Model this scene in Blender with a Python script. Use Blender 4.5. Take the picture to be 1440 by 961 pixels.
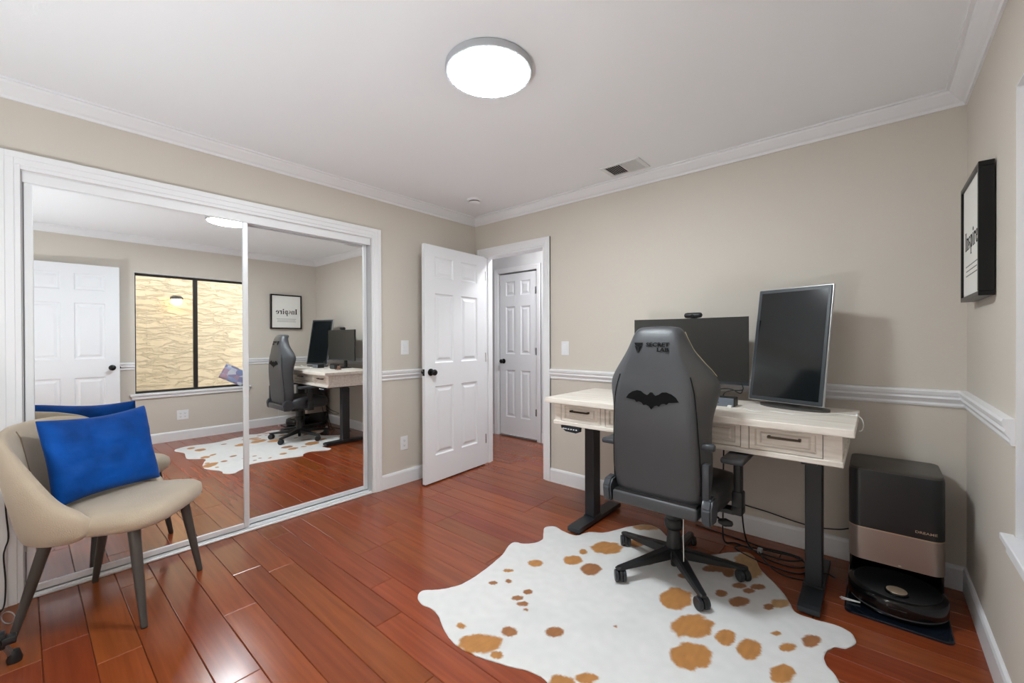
import bpy, bmesh, math, random
from mathutils import Vector, Matrix, noise as mnoise, geometry as mgeo
random.seed(7)
PI = math.pi
SC = bpy.context.scene
C = SC.collection
for o in list(bpy.data.objects):
    bpy.data.objects.remove(o)

# ------------------------------------------------------------------ camera, world, exposure
cam = bpy.data.objects.new('camera', bpy.data.cameras.new('camera'))
C.objects.link(cam)
cam.data.sensor_width = 36.0
cam.data.lens = 594.2 / 1440 * 36
cam.data.shift_y = -0.0009
cam.data.clip_start = 0.02
ya, pi_, ro = math.radians(40.753), math.radians(-.263), math.radians(-.2)
_d = Vector((-math.sin(ya) * math.cos(pi_), math.cos(ya) * math.cos(pi_), math.sin(pi_)))
_r = Vector((math.cos(ya), math.sin(ya), 0)); _u = _r.cross(_d)
_R = _r * math.cos(ro) + _u * math.sin(ro); _U = _u * math.cos(ro) - _r * math.sin(ro)
cam.matrix_world = Matrix(((_R.x, _U.x, -_d.x, 0), (_R.y, _U.y, -_d.y, 0), (_R.z, _U.z, -_d.z, 1.24), (0, 0, 0, 1)))
SC.camera = cam

W = bpy.data.worlds.new('sky'); SC.world = W; W.use_nodes = True
bg = W.node_tree.nodes['Background']
bg.inputs[0].default_value = (0.93, 0.97, 1.0, 1)
SKY = 2.0
bg.inputs[1].default_value = SKY
LAMP = 60.0        # emission of the ceiling disc
HALL_LAMP = 46.0
FILL_UPLIGHT = 112.0    # unseen uplighter added behind the camera to brighten the ceiling
PASSAGE_FILL = 130.0  # unseen passage light, added to lift the room's brightness
SC.view_settings.view_transform = 'Standard'
SC.view_settings.look = 'None'
SC.view_settings.gamma = 1
SC.view_settings.use_curve_mapping = False
SC.view_settings.exposure = 1.0

# ------------------------------------------------------------------ materials
def srgb(r, g, b):
    f = lambda c: (c / 255 / 12.92) if c / 255 <= .04045 else ((c / 255 + .055) / 1.055) ** 2.4
    return (f(r), f(g), f(b), 1)
MT = {}
def mat(name, col, rough=.5, metal=0, bump=0, bscale=40, var=0, vscale=6, spec=.5, coat=0, sheen=0, emit=0, emitcol=None, trans=0, stretch=None, coord='Object', rvar=0):
    if name in MT: return MT[name]
    m = bpy.data.materials.new(name); m.use_nodes = True
    nt = m.node_tree; n = nt.nodes; b = n['Principled BSDF']
    b.inputs['Base Color'].default_value = col
    b.inputs['Roughness'].default_value = rough
    b.inputs['Metallic'].default_value = metal
    b.inputs['Specular IOR Level'].default_value = spec
    b.inputs['Coat Weight'].default_value = coat
    b.inputs['Coat Roughness'].default_value = .08
    b.inputs['Sheen Weight'].default_value = sheen
    b.inputs['Transmission Weight'].default_value = trans
    if emit:
        b.inputs['Emission Strength'].default_value = emit
        b.inputs['Emission Color'].default_value = emitcol or col
    if bump or var or rvar:
        tc = n.new('ShaderNodeTexCoord'); mp = n.new('ShaderNodeMapping')
        nt.links.new(tc.outputs[coord], mp.inputs[0])
        if stretch: mp.inputs['Scale'].default_value = stretch
    if bump:
        nz = n.new('ShaderNodeTexNoise'); nz.inputs['Scale'].default_value = bscale; nz.inputs['Detail'].default_value = 3
        nt.links.new(mp.outputs[0], nz.inputs[0])
        bp = n.new('ShaderNodeBump'); bp.inputs['Strength'].default_value = bump; bp.inputs['Distance'].default_value = .004
        nt.links.new(nz.outputs[0], bp.inputs['Height']); nt.links.new(bp.outputs[0], b.inputs['Normal'])
    if var:
        nz = n.new('ShaderNodeTexNoise'); nz.inputs['Scale'].default_value = vscale; nz.inputs['Detail'].default_value = 4
        nt.links.new(mp.outputs[0], nz.inputs[0])
        hs = n.new('ShaderNodeHueSaturation'); hs.inputs['Color'].default_value = col
        mr = n.new('ShaderNodeMapRange'); mr.inputs[1].default_value = .3; mr.inputs[2].default_value = .7
        mr.inputs[3].default_value = 1 - var; mr.inputs[4].default_value = 1 + var
        nt.links.new(nz.outputs[0], mr.inputs[0]); nt.links.new(mr.outputs[0], hs.inputs['Value'])
        nt.links.new(hs.outputs[0], b.inputs['Base Color'])
    MT[name] = m
    return m
WALL = mat('wall_paint', srgb(210, 202, 191), .75, bump=.12, bscale=120)
CEIL = mat('ceiling_paint', srgb(242, 243, 245), .85, bump=.08, bscale=150)
WHITE = mat('white_trim', srgb(236, 236, 238), .38)
WDOOR = mat('white_door', srgb(234, 235, 238), .36)
BLACKM = mat('black_metal', srgb(20, 20, 21), .32, metal=.4)
DESKLEG = mat('black_powder_steel', srgb(33, 36, 40), .42)
CHROME = mat('chrome', srgb(200, 200, 202), .18, metal=1)
ALU = mat('brushed_aluminium', srgb(228, 229, 231), .34, metal=.25)
MIRROR = mat('mirror_glass', (.94, .95, .95, 1), 0.0, metal=1)
BRONZE = mat('dark_bronze', srgb(52, 47, 44), .4, metal=.3)
BEIGE = mat('beige_fabric', srgb(186, 170, 149), .85, bump=.35, bscale=220, var=.07, vscale=5, sheen=.3)
BLUE = mat('blue_velvet', srgb(0, 70, 150), .6, bump=.6, bscale=26, var=.28, vscale=9, spec=.15, sheen=.04)
CLEG = mat('dark_taupe_leg', srgb(72, 67, 63), .45)
LEATH = mat('charcoal_leatherette', srgb(64, 65, 68), .42, bump=.18, bscale=260, var=.05)
LEATH2 = mat('dark_leatherette', srgb(47, 48, 51), .45, bump=.18, bscale=260)
BPLAS = mat('black_plastic', srgb(24, 25, 27), .42)
GPLAS = mat('grey_plastic', srgb(58, 61, 66), .4)
INK = mat('black_print', srgb(6, 6, 7), .7, spec=.15)
INKG = mat('grey_print', srgb(120, 118, 116), .6)
PAPER = mat('white_paper', srgb(236, 234, 228), .8)
GOLDT = mat('gold_stitch', srgb(196, 184, 150), .6)
SCREEN = mat('screen_glass', srgb(20, 24, 26), .12, spec=.6)
SCREEN2 = mat('matte_screen', srgb(42, 41, 38), .36, spec=.5)
BEZEL = mat('monitor_bezel', srgb(50, 54, 58), .4)
SILVER = mat('silver_plastic', srgb(186, 186, 186), .3, metal=.5)
CABLE = mat('black_rubber', srgb(22, 21, 21), .55)
WCABLE = mat('white_cable', srgb(236, 235, 230), .5)
VBLACK = mat('vacuum_black', srgb(27, 29, 32), .36)
VGLOSS = mat('vacuum_gloss_black', srgb(12, 12, 13), .14)
VBRON = mat('brushed_bronze', srgb(168, 154, 146), .33, metal=.7, bump=.05, bscale=200, stretch=(1, 1, 30))
VGOLD = mat('champagne_gold', srgb(203, 184, 160), .3, metal=.6)
NAVY = mat('navy_gloss', srgb(16, 22, 32), .16)
GREYPL = mat('grey_vent_paint', srgb(222, 222, 222), .5)
DARK = mat('duct_dark', srgb(40, 38, 37), .8)
DIFF = mat('lamp_diffuser', (1, 1, 1, 1), .5, emit=LAMP, emitcol=(.87, .955, 1, 1))
DIFFH = mat('hall_lamp_diffuser', (1, 1, 1, 1), .5, emit=HALL_LAMP, emitcol=(.95, .97, 1, 1))
DIFFU = mat('added_uplight_glow', (1, 1, 1, 1), .5, emit=FILL_UPLIGHT, emitcol=(.85, .945, 1, 1))
DIFFP = mat('added_passage_fill_glow', (1, 1, 1, 1), .5, emit=PASSAGE_FILL, emitcol=(.85, .945, 1, 1))
BULB = mat('warm_globe', (1, .8, .5, 1), .5, emit=5, emitcol=(1, .72, .36, 1))
RIM = mat('lamp_rim_grey', srgb(176, 178, 182), .4)
def stucco():
    m = bpy.data.materials.new('stucco'); m.use_nodes = True; nt = m.node_tree; n = nt.nodes; L = nt.links; b = n['Principled BSDF']
    tc = n.new('ShaderNodeTexCoord'); mp = n.new('ShaderNodeMapping'); mp.inputs['Scale'].default_value = (1, .45, 1.7); mp.inputs['Rotation'].default_value = (.15, 0, 0)
    nz = n.new('ShaderNodeTexNoise'); nz.inputs['Scale'].default_value = 9; nz.inputs['Detail'].default_value = 7; nz.inputs['Roughness'].default_value = .62; nz.inputs['Distortion'].default_value = .5
    L.new(tc.outputs['Object'], mp.inputs[0]); L.new(mp.outputs[0], nz.inputs[0])
    cr = n.new('ShaderNodeValToRGB'); cr.color_ramp.interpolation = 'EASE'; cr.color_ramp.elements[0].position = .40; cr.color_ramp.elements[1].position = .56
    L.new(nz.outputs[0], cr.inputs[0])
    bp = n.new('ShaderNodeBump'); bp.inputs['Strength'].default_value = 1; bp.inputs['Distance'].default_value = .014
    L.new(cr.outputs[0], bp.inputs['Height']); L.new(bp.outputs[0], b.inputs['Normal'])
    b.inputs['Base Color'].default_value = srgb(222, 204, 172); b.inputs['Roughness'].default_value = .9; return m
STUC = stucco()
CONC = mat('patio_concrete', srgb(176, 168, 156), .9, var=.1)
WIRE = mat('copper_brown', srgb(122, 92, 74), .6)
def thin_glass():
    m = bpy.data.materials.new('clear_glass'); m.use_nodes = True; nt = m.node_tree; n = nt.nodes; n.remove(n['Principled BSDF'])
    tr = n.new('ShaderNodeBsdfTransparent'); gl = n.new('ShaderNodeBsdfGlossy'); gl.inputs['Roughness'].default_value = 0
    fr = n.new('ShaderNodeFresnel'); fr.inputs[0].default_value = 1.45; mx = n.new('ShaderNodeMixShader')
    nt.links.new(fr.outputs[0], mx.inputs[0]); nt.links.new(tr.outputs[0], mx.inputs[1]); nt.links.new(gl.outputs[0], mx.inputs[2])
    nt.links.new(mx.outputs[0], n['Material Output'].inputs[0]); return m
GCLEAR = thin_glass()

def whitewash():
    m = bpy.data.materials.new('whitewashed_wood'); m.use_nodes = True
    nt = m.node_tree; n = nt.nodes; b = n['Principled BSDF']
    tc = n.new('ShaderNodeTexCoord'); mp = n.new('ShaderNodeMapping'); mp.inputs['Scale'].default_value = (1.2, 16, 16)
    nz = n.new('ShaderNodeTexNoise'); nz.inputs['Scale'].default_value = 3; nz.inputs['Detail'].default_value = 6; nz.inputs['Distortion'].default_value = .6
    cr = n.new('ShaderNodeValToRGB')
    cr.color_ramp.elements[0].position = .28; cr.color_ramp.elements[0].color = srgb(212, 201, 188)
    cr.color_ramp.elements[1].position = .62; cr.color_ramp.elements[1].color = srgb(237, 229, 219)
    nt.links.new(tc.outputs['Object'], mp.inputs[0]); nt.links.new(mp.outputs[0], nz.inputs[0])
    nt.links.new(nz.outputs[0], cr.inputs[0]); nt.links.new(cr.outputs[0], b.inputs['Base Color'])
    b.inputs['Roughness'].default_value = .5
    return m
DESKW = whitewash()

def floor_wood():
    m = bpy.data.materials.new('cherry_floor_wood'); m.use_nodes = True
    nt = m.node_tree; n = nt.nodes; L = nt.links; b = n['Principled BSDF']
    tc = n.new('ShaderNodeTexCoord'); oi = n.new('ShaderNodeObjectInfo')
    mp = n.new('ShaderNodeMapping'); mp.inputs['Scale'].default_value = (.8, 16, 16)
    ad = n.new('ShaderNodeVectorMath'); ad.operation = 'ADD'
    sc = n.new('ShaderNodeVectorMath'); sc.operation = 'SCALE'; sc.inputs[3].default_value = 37
    cb = n.new('ShaderNodeCombineXYZ')
    for i in range(3): L.new(oi.outputs['Random'], cb.inputs[i])
    L.new(cb.outputs[0], sc.inputs[0]); L.new(tc.outputs['Object'], ad.inputs[0]); L.new(sc.outputs[0], ad.inputs[1])
    L.new(ad.outputs[0], mp.inputs[0])
    nz = n.new('ShaderNodeTexNoise'); nz.inputs['Scale'].default_value = 2.5; nz.inputs['Detail'].default_value = 5; nz.inputs['Distortion'].default_value = .4
    L.new(mp.outputs[0], nz.inputs[0])
    cr = n.new('ShaderNodeValToRGB')
    cr.color_ramp.elements[0].position = .25; cr.color_ramp.elements[0].color = srgb(122, 52, 26)
    cr.color_ramp.elements[1].position = .75; cr.color_ramp.elements[1].color = srgb(146, 68, 36)
    L.new(nz.outputs[0], cr.inputs[0])
    hs = n.new('ShaderNodeHueSaturation')
    mr = n.new('ShaderNodeMapRange'); mr.inputs[3].default_value = .84; mr.inputs[4].default_value = 1.14
    L.new(oi.outputs['Random'], mr.inputs[0]); L.new(mr.outputs[0], hs.inputs['Value'])
    mr2 = n.new('ShaderNodeMapRange'); mr2.inputs[3].default_value = .497; mr2.inputs[4].default_value = .510
    ml = n.new('ShaderNodeMath'); ml.operation = 'MULTIPLY'; ml.inputs[1].default_value = 7.31
    fr = n.new('ShaderNodeMath'); fr.operation = 'FRACT'
    L.new(oi.outputs['Random'], ml.inputs[0]); L.new(ml.outputs[0], fr.inputs[0]); L.new(fr.outputs[0], mr2.inputs[0]); L.new(mr2.outputs[0], hs.inputs['Hue'])
    L.new(cr.outputs[0], hs.inputs['Color']); L.new(hs.outputs[0], b.inputs['Base Color'])
    b.inputs['Roughness'].default_value = .2
    b.inputs['Specular IOR Level'].default_value = .5
    bp = n.new('ShaderNodeBump'); bp.inputs['Strength'].default_value = .03; bp.inputs['Distance'].default_value = .002
    L.new(nz.outputs[0], bp.inputs['Height']); L.new(bp.outputs[0], b.inputs['Normal'])
    return m
FLOORW = floor_wood()
GAP = mat('floor_gap', srgb(70, 30, 18), .7)

def hide_mat():
    m = bpy.data.materials.new('cowhide'); m.use_nodes = True
    nt = m.node_tree; n = nt.nodes; L = nt.links; b = n['Principled BSDF']
    at = n.new('ShaderNodeAttribute'); at.attribute_name = 'hide'
    tc = n.new('ShaderNodeTexCoord'); nz = n.new('ShaderNodeTexNoise'); nz.inputs['Scale'].default_value = 160; nz.inputs['Detail'].default_value = 3
    L.new(tc.outputs['Object'], nz.inputs[0])
    bp = n.new('ShaderNodeBump'); bp.inputs['Strength'].default_value = .25; bp.inputs['Distance'].default_value = .003
    L.new(nz.outputs[0], bp.inputs['Height']); L.new(bp.outputs[0], b.inputs['Normal'])
    L.new(at.outputs['Color'], b.inputs['Base Color'])
    b.inputs['Roughness'].default_value = .75; b.inputs['Sheen Weight'].default_value = .15
    return m
HIDE = hide_mat()

# ------------------------------------------------------------------ helpers
def obj(name, bm, m, parent=None, smooth=False, world=False, autosmooth=None):
    if world and parent is not None:
        bmesh.ops.translate(bm, vec=-Vector(parent.location), verts=bm.verts)
    me = bpy.data.meshes.new(name)
    bmesh.ops.recalc_face_normals(bm, faces=bm.faces)
    bm.to_mesh(me); bm.free()
    if m: me.materials.append(m)
    o = bpy.data.objects.new(name, me); C.objects.link(o)
    if parent is not None: o.parent = parent
    if smooth:
        for p in me.polygons: p.use_smooth = True
        if autosmooth:
            me.set_sharp_from_angle(angle=math.radians(autosmooth))
    return o
def thing(name, label, cat, loc=(0, 0, 0), rotz=0, group=None):
    o = bpy.data.objects.new(name, None); C.objects.link(o)
    o.empty_display_size = .05
    o.location = loc; o.rotation_euler = (0, 0, rotz); o['label'] = label; o['category'] = cat
    if group: o['group'] = group
    return o
def tag(o, label, cat, group=None):
    o['label'] = label; o['category'] = cat
    if group: o['group'] = group
    return o
def struct(name, bm, m, label=None, parent=None, **k):
    o = obj(name, bm, m, parent, **k)
    if parent is None:
        o['kind'] = 'structure'
        if label: o['label'] = label
    return o
def B(): return bmesh.new()
def box(bm, x0, x1, y0, y1, z0, z1, bev=0, seg=1, mtx=None):
    r = bmesh.ops.create_cube(bm, size=1)
    vs = r['verts']
    bmesh.ops.scale(bm, vec=(x1 - x0, y1 - y0, z1 - z0), verts=vs)
    bmesh.ops.translate(bm, vec=((x0 + x1) / 2, (y0 + y1) / 2, (z0 + z1) / 2), verts=vs)
    if bev:
        es = list({e for v in vs for e in v.link_edges})
        q = bmesh.ops.bevel(bm, geom=es, offset=bev, segments=seg, affect='EDGES', profile=.5)
        vs = list({v for f in q['faces'] for v in f.verts} | {v for v in vs if v.is_valid})
    if mtx is not None: bmesh.ops.transform(bm, matrix=mtx, verts=vs)
    return vs
def bx(*a, **k):
    bm = B(); box(bm, *a, **k); return bm
def lathe(bm, prof, n=24, axis='Z', at=(0, 0, 0), mtx=None):
    rings = []; new = []
    for r, h in prof:
        if r < 1e-6:
            v = bm.verts.new((0, 0, h)); rings.append([v]); new.append(v)
        else:
            ring = [bm.verts.new((r * math.cos(2 * PI * i / n), r * math.sin(2 * PI * i / n), h)) for i in range(n)]
            rings.append(ring); new += ring
    for a, b in zip(rings, rings[1:]):
        if len(a) == 1 and len(b) == 1: continue
        for i in range(n):
            j = (i + 1) % n
            if len(a) == 1: bm.faces.new((a[0], b[i], b[j]))
            elif len(b) == 1: bm.faces.new((a[i], a[j], b[0]))
            else: bm.faces.new((a[i], a[j], b[j], b[i]))
    if len(rings[0]) > 1: bm.faces.new(rings[0][::-1])
    if len(rings[-1]) > 1: bm.faces.new(rings[-1])
    if axis == 'X': bmesh.ops.rotate(bm, matrix=Matrix.Rotation(PI / 2, 3, 'Y'), verts=new)
    if axis == 'Y': bmesh.ops.rotate(bm, matrix=Matrix.Rotation(-PI / 2, 3, 'X'), verts=new)
    if mtx is not None: bmesh.ops.transform(bm, matrix=mtx, verts=new)
    bmesh.ops.translate(bm, vec=at, verts=new)
    return new
def catmull(pts, k=6, closed=False):
    P = [Vector(p) for p in pts]; n = len(P); out = []
    rng = range(n) if closed else range(n - 1)
    for i in rng:
        p0 = P[(i - 1) % n] if closed or i > 0 else P[0]
        p1 = P[i]; p2 = P[(i + 1) % n]
        p3 = P[(i + 2) % n] if closed or i + 2 < n else P[-1]
        for j in range(k):
            t = j / k
            out.append(.5 * ((2 * p1) + (p2 - p0) * t + (2 * p0 - 5 * p1 + 4 * p2 - p3) * t * t + (3 * p1 - p0 - 3 * p2 + p3) * t ** 3))
    if not closed: out.append(P[-1])
    return out
def tube(bm, pts, r, n=8, cap=True):
    P = [Vector(p) for p in pts]; rs = r if isinstance(r, (list, tuple)) else [r] * len(P)
    up = Vector((0, 0, 1)); rings = []
    t0 = (P[1] - P[0]).normalized()
    nrm = t0.cross(up)
    if nrm.length < .1: nrm = t0.cross(Vector((1, 0, 0)))
    nrm.normalize()
    for i, p in enumerate(P):
        t = (P[min(i + 1, len(P) - 1)] - P[max(i - 1, 0)]).normalized()
        nrm = (nrm - t * nrm.dot(t))
        if nrm.length < 1e-6: nrm = t.cross(up)
        nrm.normalize(); bn = t.cross(nrm)
        rings.append([bm.verts.new(p + (nrm * math.cos(2 * PI * k / n) + bn * math.sin(2 * PI * k / n)) * rs[i]) for k in range(n)])
    for a, b in zip(rings, rings[1:]):
        for k in range(n):
            bm.faces.new((a[k], a[(k + 1) % n], b[(k + 1) % n], b[k]))
    if cap:
        bm.faces.new(rings[0][::-1]); bm.faces.new(rings[-1])
def prism(bm, poly, mtx, depth):
    """2D polygon in local XY extruded along local Z by depth, placed by mtx"""
    n = len(poly); new = []
    a = [bm.verts.new((p[0], p[1], 0)) for p in poly]; b = [bm.verts.new((p[0], p[1], depth)) for p in poly]
    f1 = bm.faces.new(a[::-1]); f2 = bm.faces.new(b)
    for i in range(n): bm.faces.new((a[i], a[(i + 1) % n], b[(i + 1) % n], b[i]))
    bmesh.ops.transform(bm, matrix=mtx, verts=a + b)
    bmesh.ops.triangulate(bm, faces=[f1, f2])
def sweep(bm, prof, axis, wallc, sgn, s0, s1, m0=0, m1=0):
    """moulding: profile (offset, z) along 'x' or 'y' on a wall at wallc, offset direction sgn; m0/m1 mitre"""
    A = []; Bv = []
    for o, z in prof:
        w = wallc + sgn * o
        if axis == 'y':
            A.append(bm.verts.new((w, s0 + m0 * o, z))); Bv.append(bm.verts.new((w, s1 + m1 * o, z)))
        else:
            A.append(bm.verts.new((s0 + m0 * o, w, z))); Bv.append(bm.verts.new((s1 + m1 * o, w, z)))
    n = len(prof)
    for i in range(n): bm.faces.new((A[i], A[(i + 1) % n], Bv[(i + 1) % n], Bv[i]))
    bm.faces.new(A[::-1]); bm.faces.new(Bv)
def mirrorx_poly(p): return p + [(-x, y) for x, y in reversed(p)]
def text_bm(s, size, width=1, offset=0, extrude=.0006, align='LEFT'):
    cu = bpy.data.curves.new('t', 'FONT'); cu.body = s; cu.size = size; cu.extrude = extrude; cu.offset = offset
    cu.align_x = align; cu.resolution_u = 3
    o = bpy.data.objects.new('t', cu); C.objects.link(o)
    dg = bpy.context.evaluated_depsgraph_get()
    me = bpy.data.meshes.new_from_object(o.evaluated_get(dg))
    bm = B(); bm.from_mesh(me); bpy.data.objects.remove(o); bpy.data.meshes.remove(me); bpy.data.curves.remove(cu)
    bmesh.ops.scale(bm, vec=(width, 1, 1), verts=bm.verts)
    return bm
def xf(bm, mtx): bmesh.ops.transform(bm, matrix=mtx, verts=bm.verts); return bm
def basis(o, ex, ey, ez):
    return Matrix(((ex[0], ey[0], ez[0], o[0]), (ex[1], ey[1], ez[1], o[1]), (ex[2], ey[2], ez[2], o[2]), (0, 0, 0, 1)))
def subsurf(o, lv=2):
    m = o.modifiers.new('sub', 'SUBSURF'); m.levels = lv; m.render_levels = lv
    return o

# ------------------------------------------------------------------ room constants
XL, XR, YB, YR, ZC = -3.073, .334, 2.998, -1.0, 2.44
HY = 4.03                 # hall far wall
HX0, HX1 = -4.5, -1.55

# ------------------------------------------------------------------ shell
bm = B()
box(bm, XL - .75, XR + 1.2, YR - .15, YB + .06, -.06, -.014)
box(bm, HX0, HX1, YB + .06, HY + .2, -.06, -.014)
floor = struct('floor', bm, GAP, 'glossy reddish cherry plank floor')
PW = .1345
plank_cache = {}
def plank(x0, x1, y0, y1):
    key = (round(x1 - x0, 3), round(y1 - y0, 4))
    if key not in plank_cache:
        l, w = x1 - x0 - .0012, y1 - y0 - .0012
        bm = B(); c = .0024
        lo = [bm.verts.new((sx * l / 2, sy * w / 2, -.014)) for sx, sy in ((-1, -1), (1, -1), (1, 1), (-1, 1))]
        mi = [bm.verts.new((sx * l / 2, sy * w / 2, -c)) for sx, sy in ((-1, -1), (1, -1), (1, 1), (-1, 1))]
        hi = [bm.verts.new((sx * (l / 2 - c), sy * (w / 2 - c), 0)) for sx, sy in ((-1, -1), (1, -1), (1, 1), (-1, 1))]
        for a, b in ((lo, mi), (mi, hi)):
            for i in range(4): bm.faces.new((a[i], a[(i + 1) % 4], b[(i + 1) % 4], b[i]))
        bm.faces.new(hi)
        me = bpy.data.meshes.new('plank'); bmesh.ops.recalc_face_normals(bm, faces=bm.faces); bm.to_mesh(me); bm.free(); me.materials.append(FLOORW)
        plank_cache[key] = me
    o = bpy.data.objects.new('plank', plank_cache[key]); C.objects.link(o)
    o.parent = floor; o.location = ((x0 + x1) / 2, (y0 + y1) / 2, random.uniform(-.0003, 0))
known = {0: -2.52, 3: -1.755, 4: -2.215, 5: -2.56}
k = -8
while True:
    y0 = .045 + k * PW; y1 = y0 + PW
    if y0 > HY: break
    if y1 < YB + .1:
        a, b_ = XL - .03, XR + .02
    else:
        a, b_ = HX0 + .3, HX1
    j = known.get(k, a + random.choice((.25, .45, .65, .85, 1.05, 1.2)))
    while j > a + .15: j -= 1.22
    x = a; j += 1.22
    while x < b_ - .01:
        e = min(j, b_)
        if b_ - e < .12: e = b_
        plank(x, e, y0, min(y1, HY)); x = e; j += 1.22
    k += 1

struct('ceiling', bx(XL - .12, XR + .15, YR - .12, YB + .115, ZC, ZC + .1), CEIL, 'smooth white ceiling')
struct('ceiling_hall', bx(HX0, HX1, YB + .115, HY + .1, ZC, ZC + .1), CEIL, 'white hall ceiling')
# left wall with closet opening
CY0, CY1, CZ = 0.0, 1.838, 2.05
bm = B()
box(bm, XL - .12, XL, YR - .12, CY0, 0, ZC); box(bm, XL - .12, XL, CY1, YB, 0, ZC); box(bm, XL - .12, XL, CY0, CY1, CZ, ZC)
struct('wall_left', bm, WALL, 'beige wall around the mirrored closet')
bm = B()
box(bm, XL - .76, XL - .70, CY0 - .1, CY1 + .1, 0, CZ + .2); box(bm, XL - .70, XL - .12, CY0 - .1, CY0 - .04, 0, CZ + .2)
box(bm, XL - .70, XL - .12, CY1 + .04, CY1 + .1, 0, CZ + .2); box(bm, XL - .70, XL - .12, CY0 - .04, CY1 + .04, CZ + .14, CZ + .2)
struct('wall_closet', bm, WALL, 'inside of the closet behind the mirrors')
# back wall with doorway
DX0, DX1, DZ = -2.962, -2.205, 2.06
bm = B()
box(bm, XL - .12, DX0, YB, YB + .115, 0, ZC); box(bm, DX1, XR + .15, YB, YB + .115, 0, ZC); box(bm, DX0, DX1, YB, YB + .115, DZ, ZC)
struct('wall_back', bm, WALL, 'beige wall behind the desk with an open doorway')
# right wall with window and door openings
WY0, WY1, WZ0, WZ1, WT = .855, 2.05, .595, 2.03, .15
RY0, RY1 = -.93, -.115
bm = B()
for a in ((YR - .12, RY0, 0, ZC), (RY0, RY1, DZ, ZC), (RY1, WY0, 0, ZC), (WY0, WY1, 0, WZ0), (WY0, WY1, WZ1, ZC), (WY1, YB, 0, ZC)):
    box(bm, XR, XR + WT, a[0], a[1], a[2], a[3])
struct('wall_right', bm, WALL, 'beige wall with the window')
struct('wall_rear', bx(XL - .12, XR + WT, YR - .12, YR, 0, ZC), WALL, 'beige wall behind the camera')
# side passage behind the open white door
bm = B()
box(bm, XR + 1.15, XR + 1.2, YR - .12, WY0 - .25, 0, ZC); box(bm, XR + WT, XR + 1.15, YR - .12, YR, 0, ZC)
box(bm, XR + WT, XR + 1.15, WY0 - .3, WY0 - .25, 0, ZC); box(bm, XR + WT, XR + 1.2, YR - .12, WY0 - .25, ZC, ZC + .1)
struct('wall_passage', bm, WALL, 'side passage walls')
# hall
HD0, HD1, HDZ = -3.70, -3.075, 2.075
bm = B()
box(bm, HX0, HD0, HY, HY + .1, 0, ZC); box(bm, HD1, HX1, HY, HY + .1, 0, ZC); box(bm, HD0, HD1, HY, HY + .1, HDZ, ZC)
box(bm, HD0 - .05, HD1 + .05, HY + .1, HY + .13, 0, ZC)
struct('wall_hall_far', bm, mat('hall_paint', srgb(222, 222, 223), .75), 'pale hall wall beyond the doorway')
bm = B()
box(bm, HX0 - .1, HX0, YB, HY + .1, 0, ZC); box(bm, HX1, HX1 + .1, YB + .115, HY + .1, 0, ZC)
box(bm, HX0, XL - .12, YB, YB + .115, 0, ZC)
struct('wall_hall_side', bm, MT['hall_paint'], 'pale hall side walls')

# ------------------------------------------------------------------ mouldings
CROWN = [(0, 2.368), (.010, 2.368), (.014, 2.380), (.028, 2.388), (.050, 2.408), (.062, 2.420), (.066, 2.430), (.080, 2.431), (.080, ZC), (0, ZC)]
RAIL = [(0, .893), (.008, .893), (.012, .902), (.010, .912), (.016, .922), (.024, .934), (.020, .944), (.026, .952), (.030, .968), (.026, .976), (0, .978)]
BASE = [(0, 0), (.014, 0), (.014, .100), (.010, .112), (.004, .118), (0, .118)]
def mould(name, prof, axis, c, sgn, s0, s1, m0=0, m1=0, label=''):
    bm = B(); sweep(bm, prof, axis, c, sgn, s0, s1, m0, m1); return struct(name, bm, WHITE, label)
mould('trim_1', CROWN, 'y', XL, 1, YR, YB, 1, -1, 'white crown moulding above the closet wall')
mould('trim_2', CROWN, 'x', YB, -1, XL, XR, 1, -1, 'white crown moulding above the desk wall')
mould('trim_3', CROWN, 'y', XR, -1, YR, YB, 1, -1, 'white crown moulding above the window wall')
mould('trim_4', RAIL, 'y', XL, 1, CY1 + .077, YB, 0, -1, 'white chair rail beside the closet')
mould('trim_5', RAIL, 'x', YB, -1, DX1 + .066, XR, 0, -1, 'white chair rail on the desk wall')
mould('trim_6', RAIL, 'y', XR, -1, WY1 + .002, YB, 0, -1, 'white chair rail under the picture')
mould('trim_7', RAIL, 'y', XR, -1, RY1 + .07, WY0 - .002, 0, 0, 'white chair rail between door and window')
mould('trim_19', RAIL, 'y', XL, 1, YR, CY0 - .08, 0, 0, 'white chair rail left of the closet')
mould('baseboard_left', BASE, 'y', XL, 1, CY1 + .077, YB, 0, -1, 'white baseboard right of the closet')
mould('baseboard_back', BASE, 'x', YB, -1, DX1 + .066, XR, 0, -1, 'white baseboard under the desk wall')
mould('baseboard_right', BASE, 'y', XR, -1, RY1 + .07, YB, 0, -1, 'white baseboard under the window')
mould('baseboard_rear', BASE, 'x', YR, 1, XL, XR, 1, -1, 'white baseboard behind the camera')
mould('baseboard_near', BASE, 'y', XL, 1, YR, CY0 - .08, 1, 0, 'white baseboard left of the closet')
mould('baseboard_hall', BASE, 'x', HY, -1, HX0, HD0 - .07, 0, 0, 'white hall baseboard left of hall door')
mould('baseboard_hall_side', BASE, 'x', HY, -1, HD1 + .07, HX1, 0, 0, 'white hall baseboard right of hall door')

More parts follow.
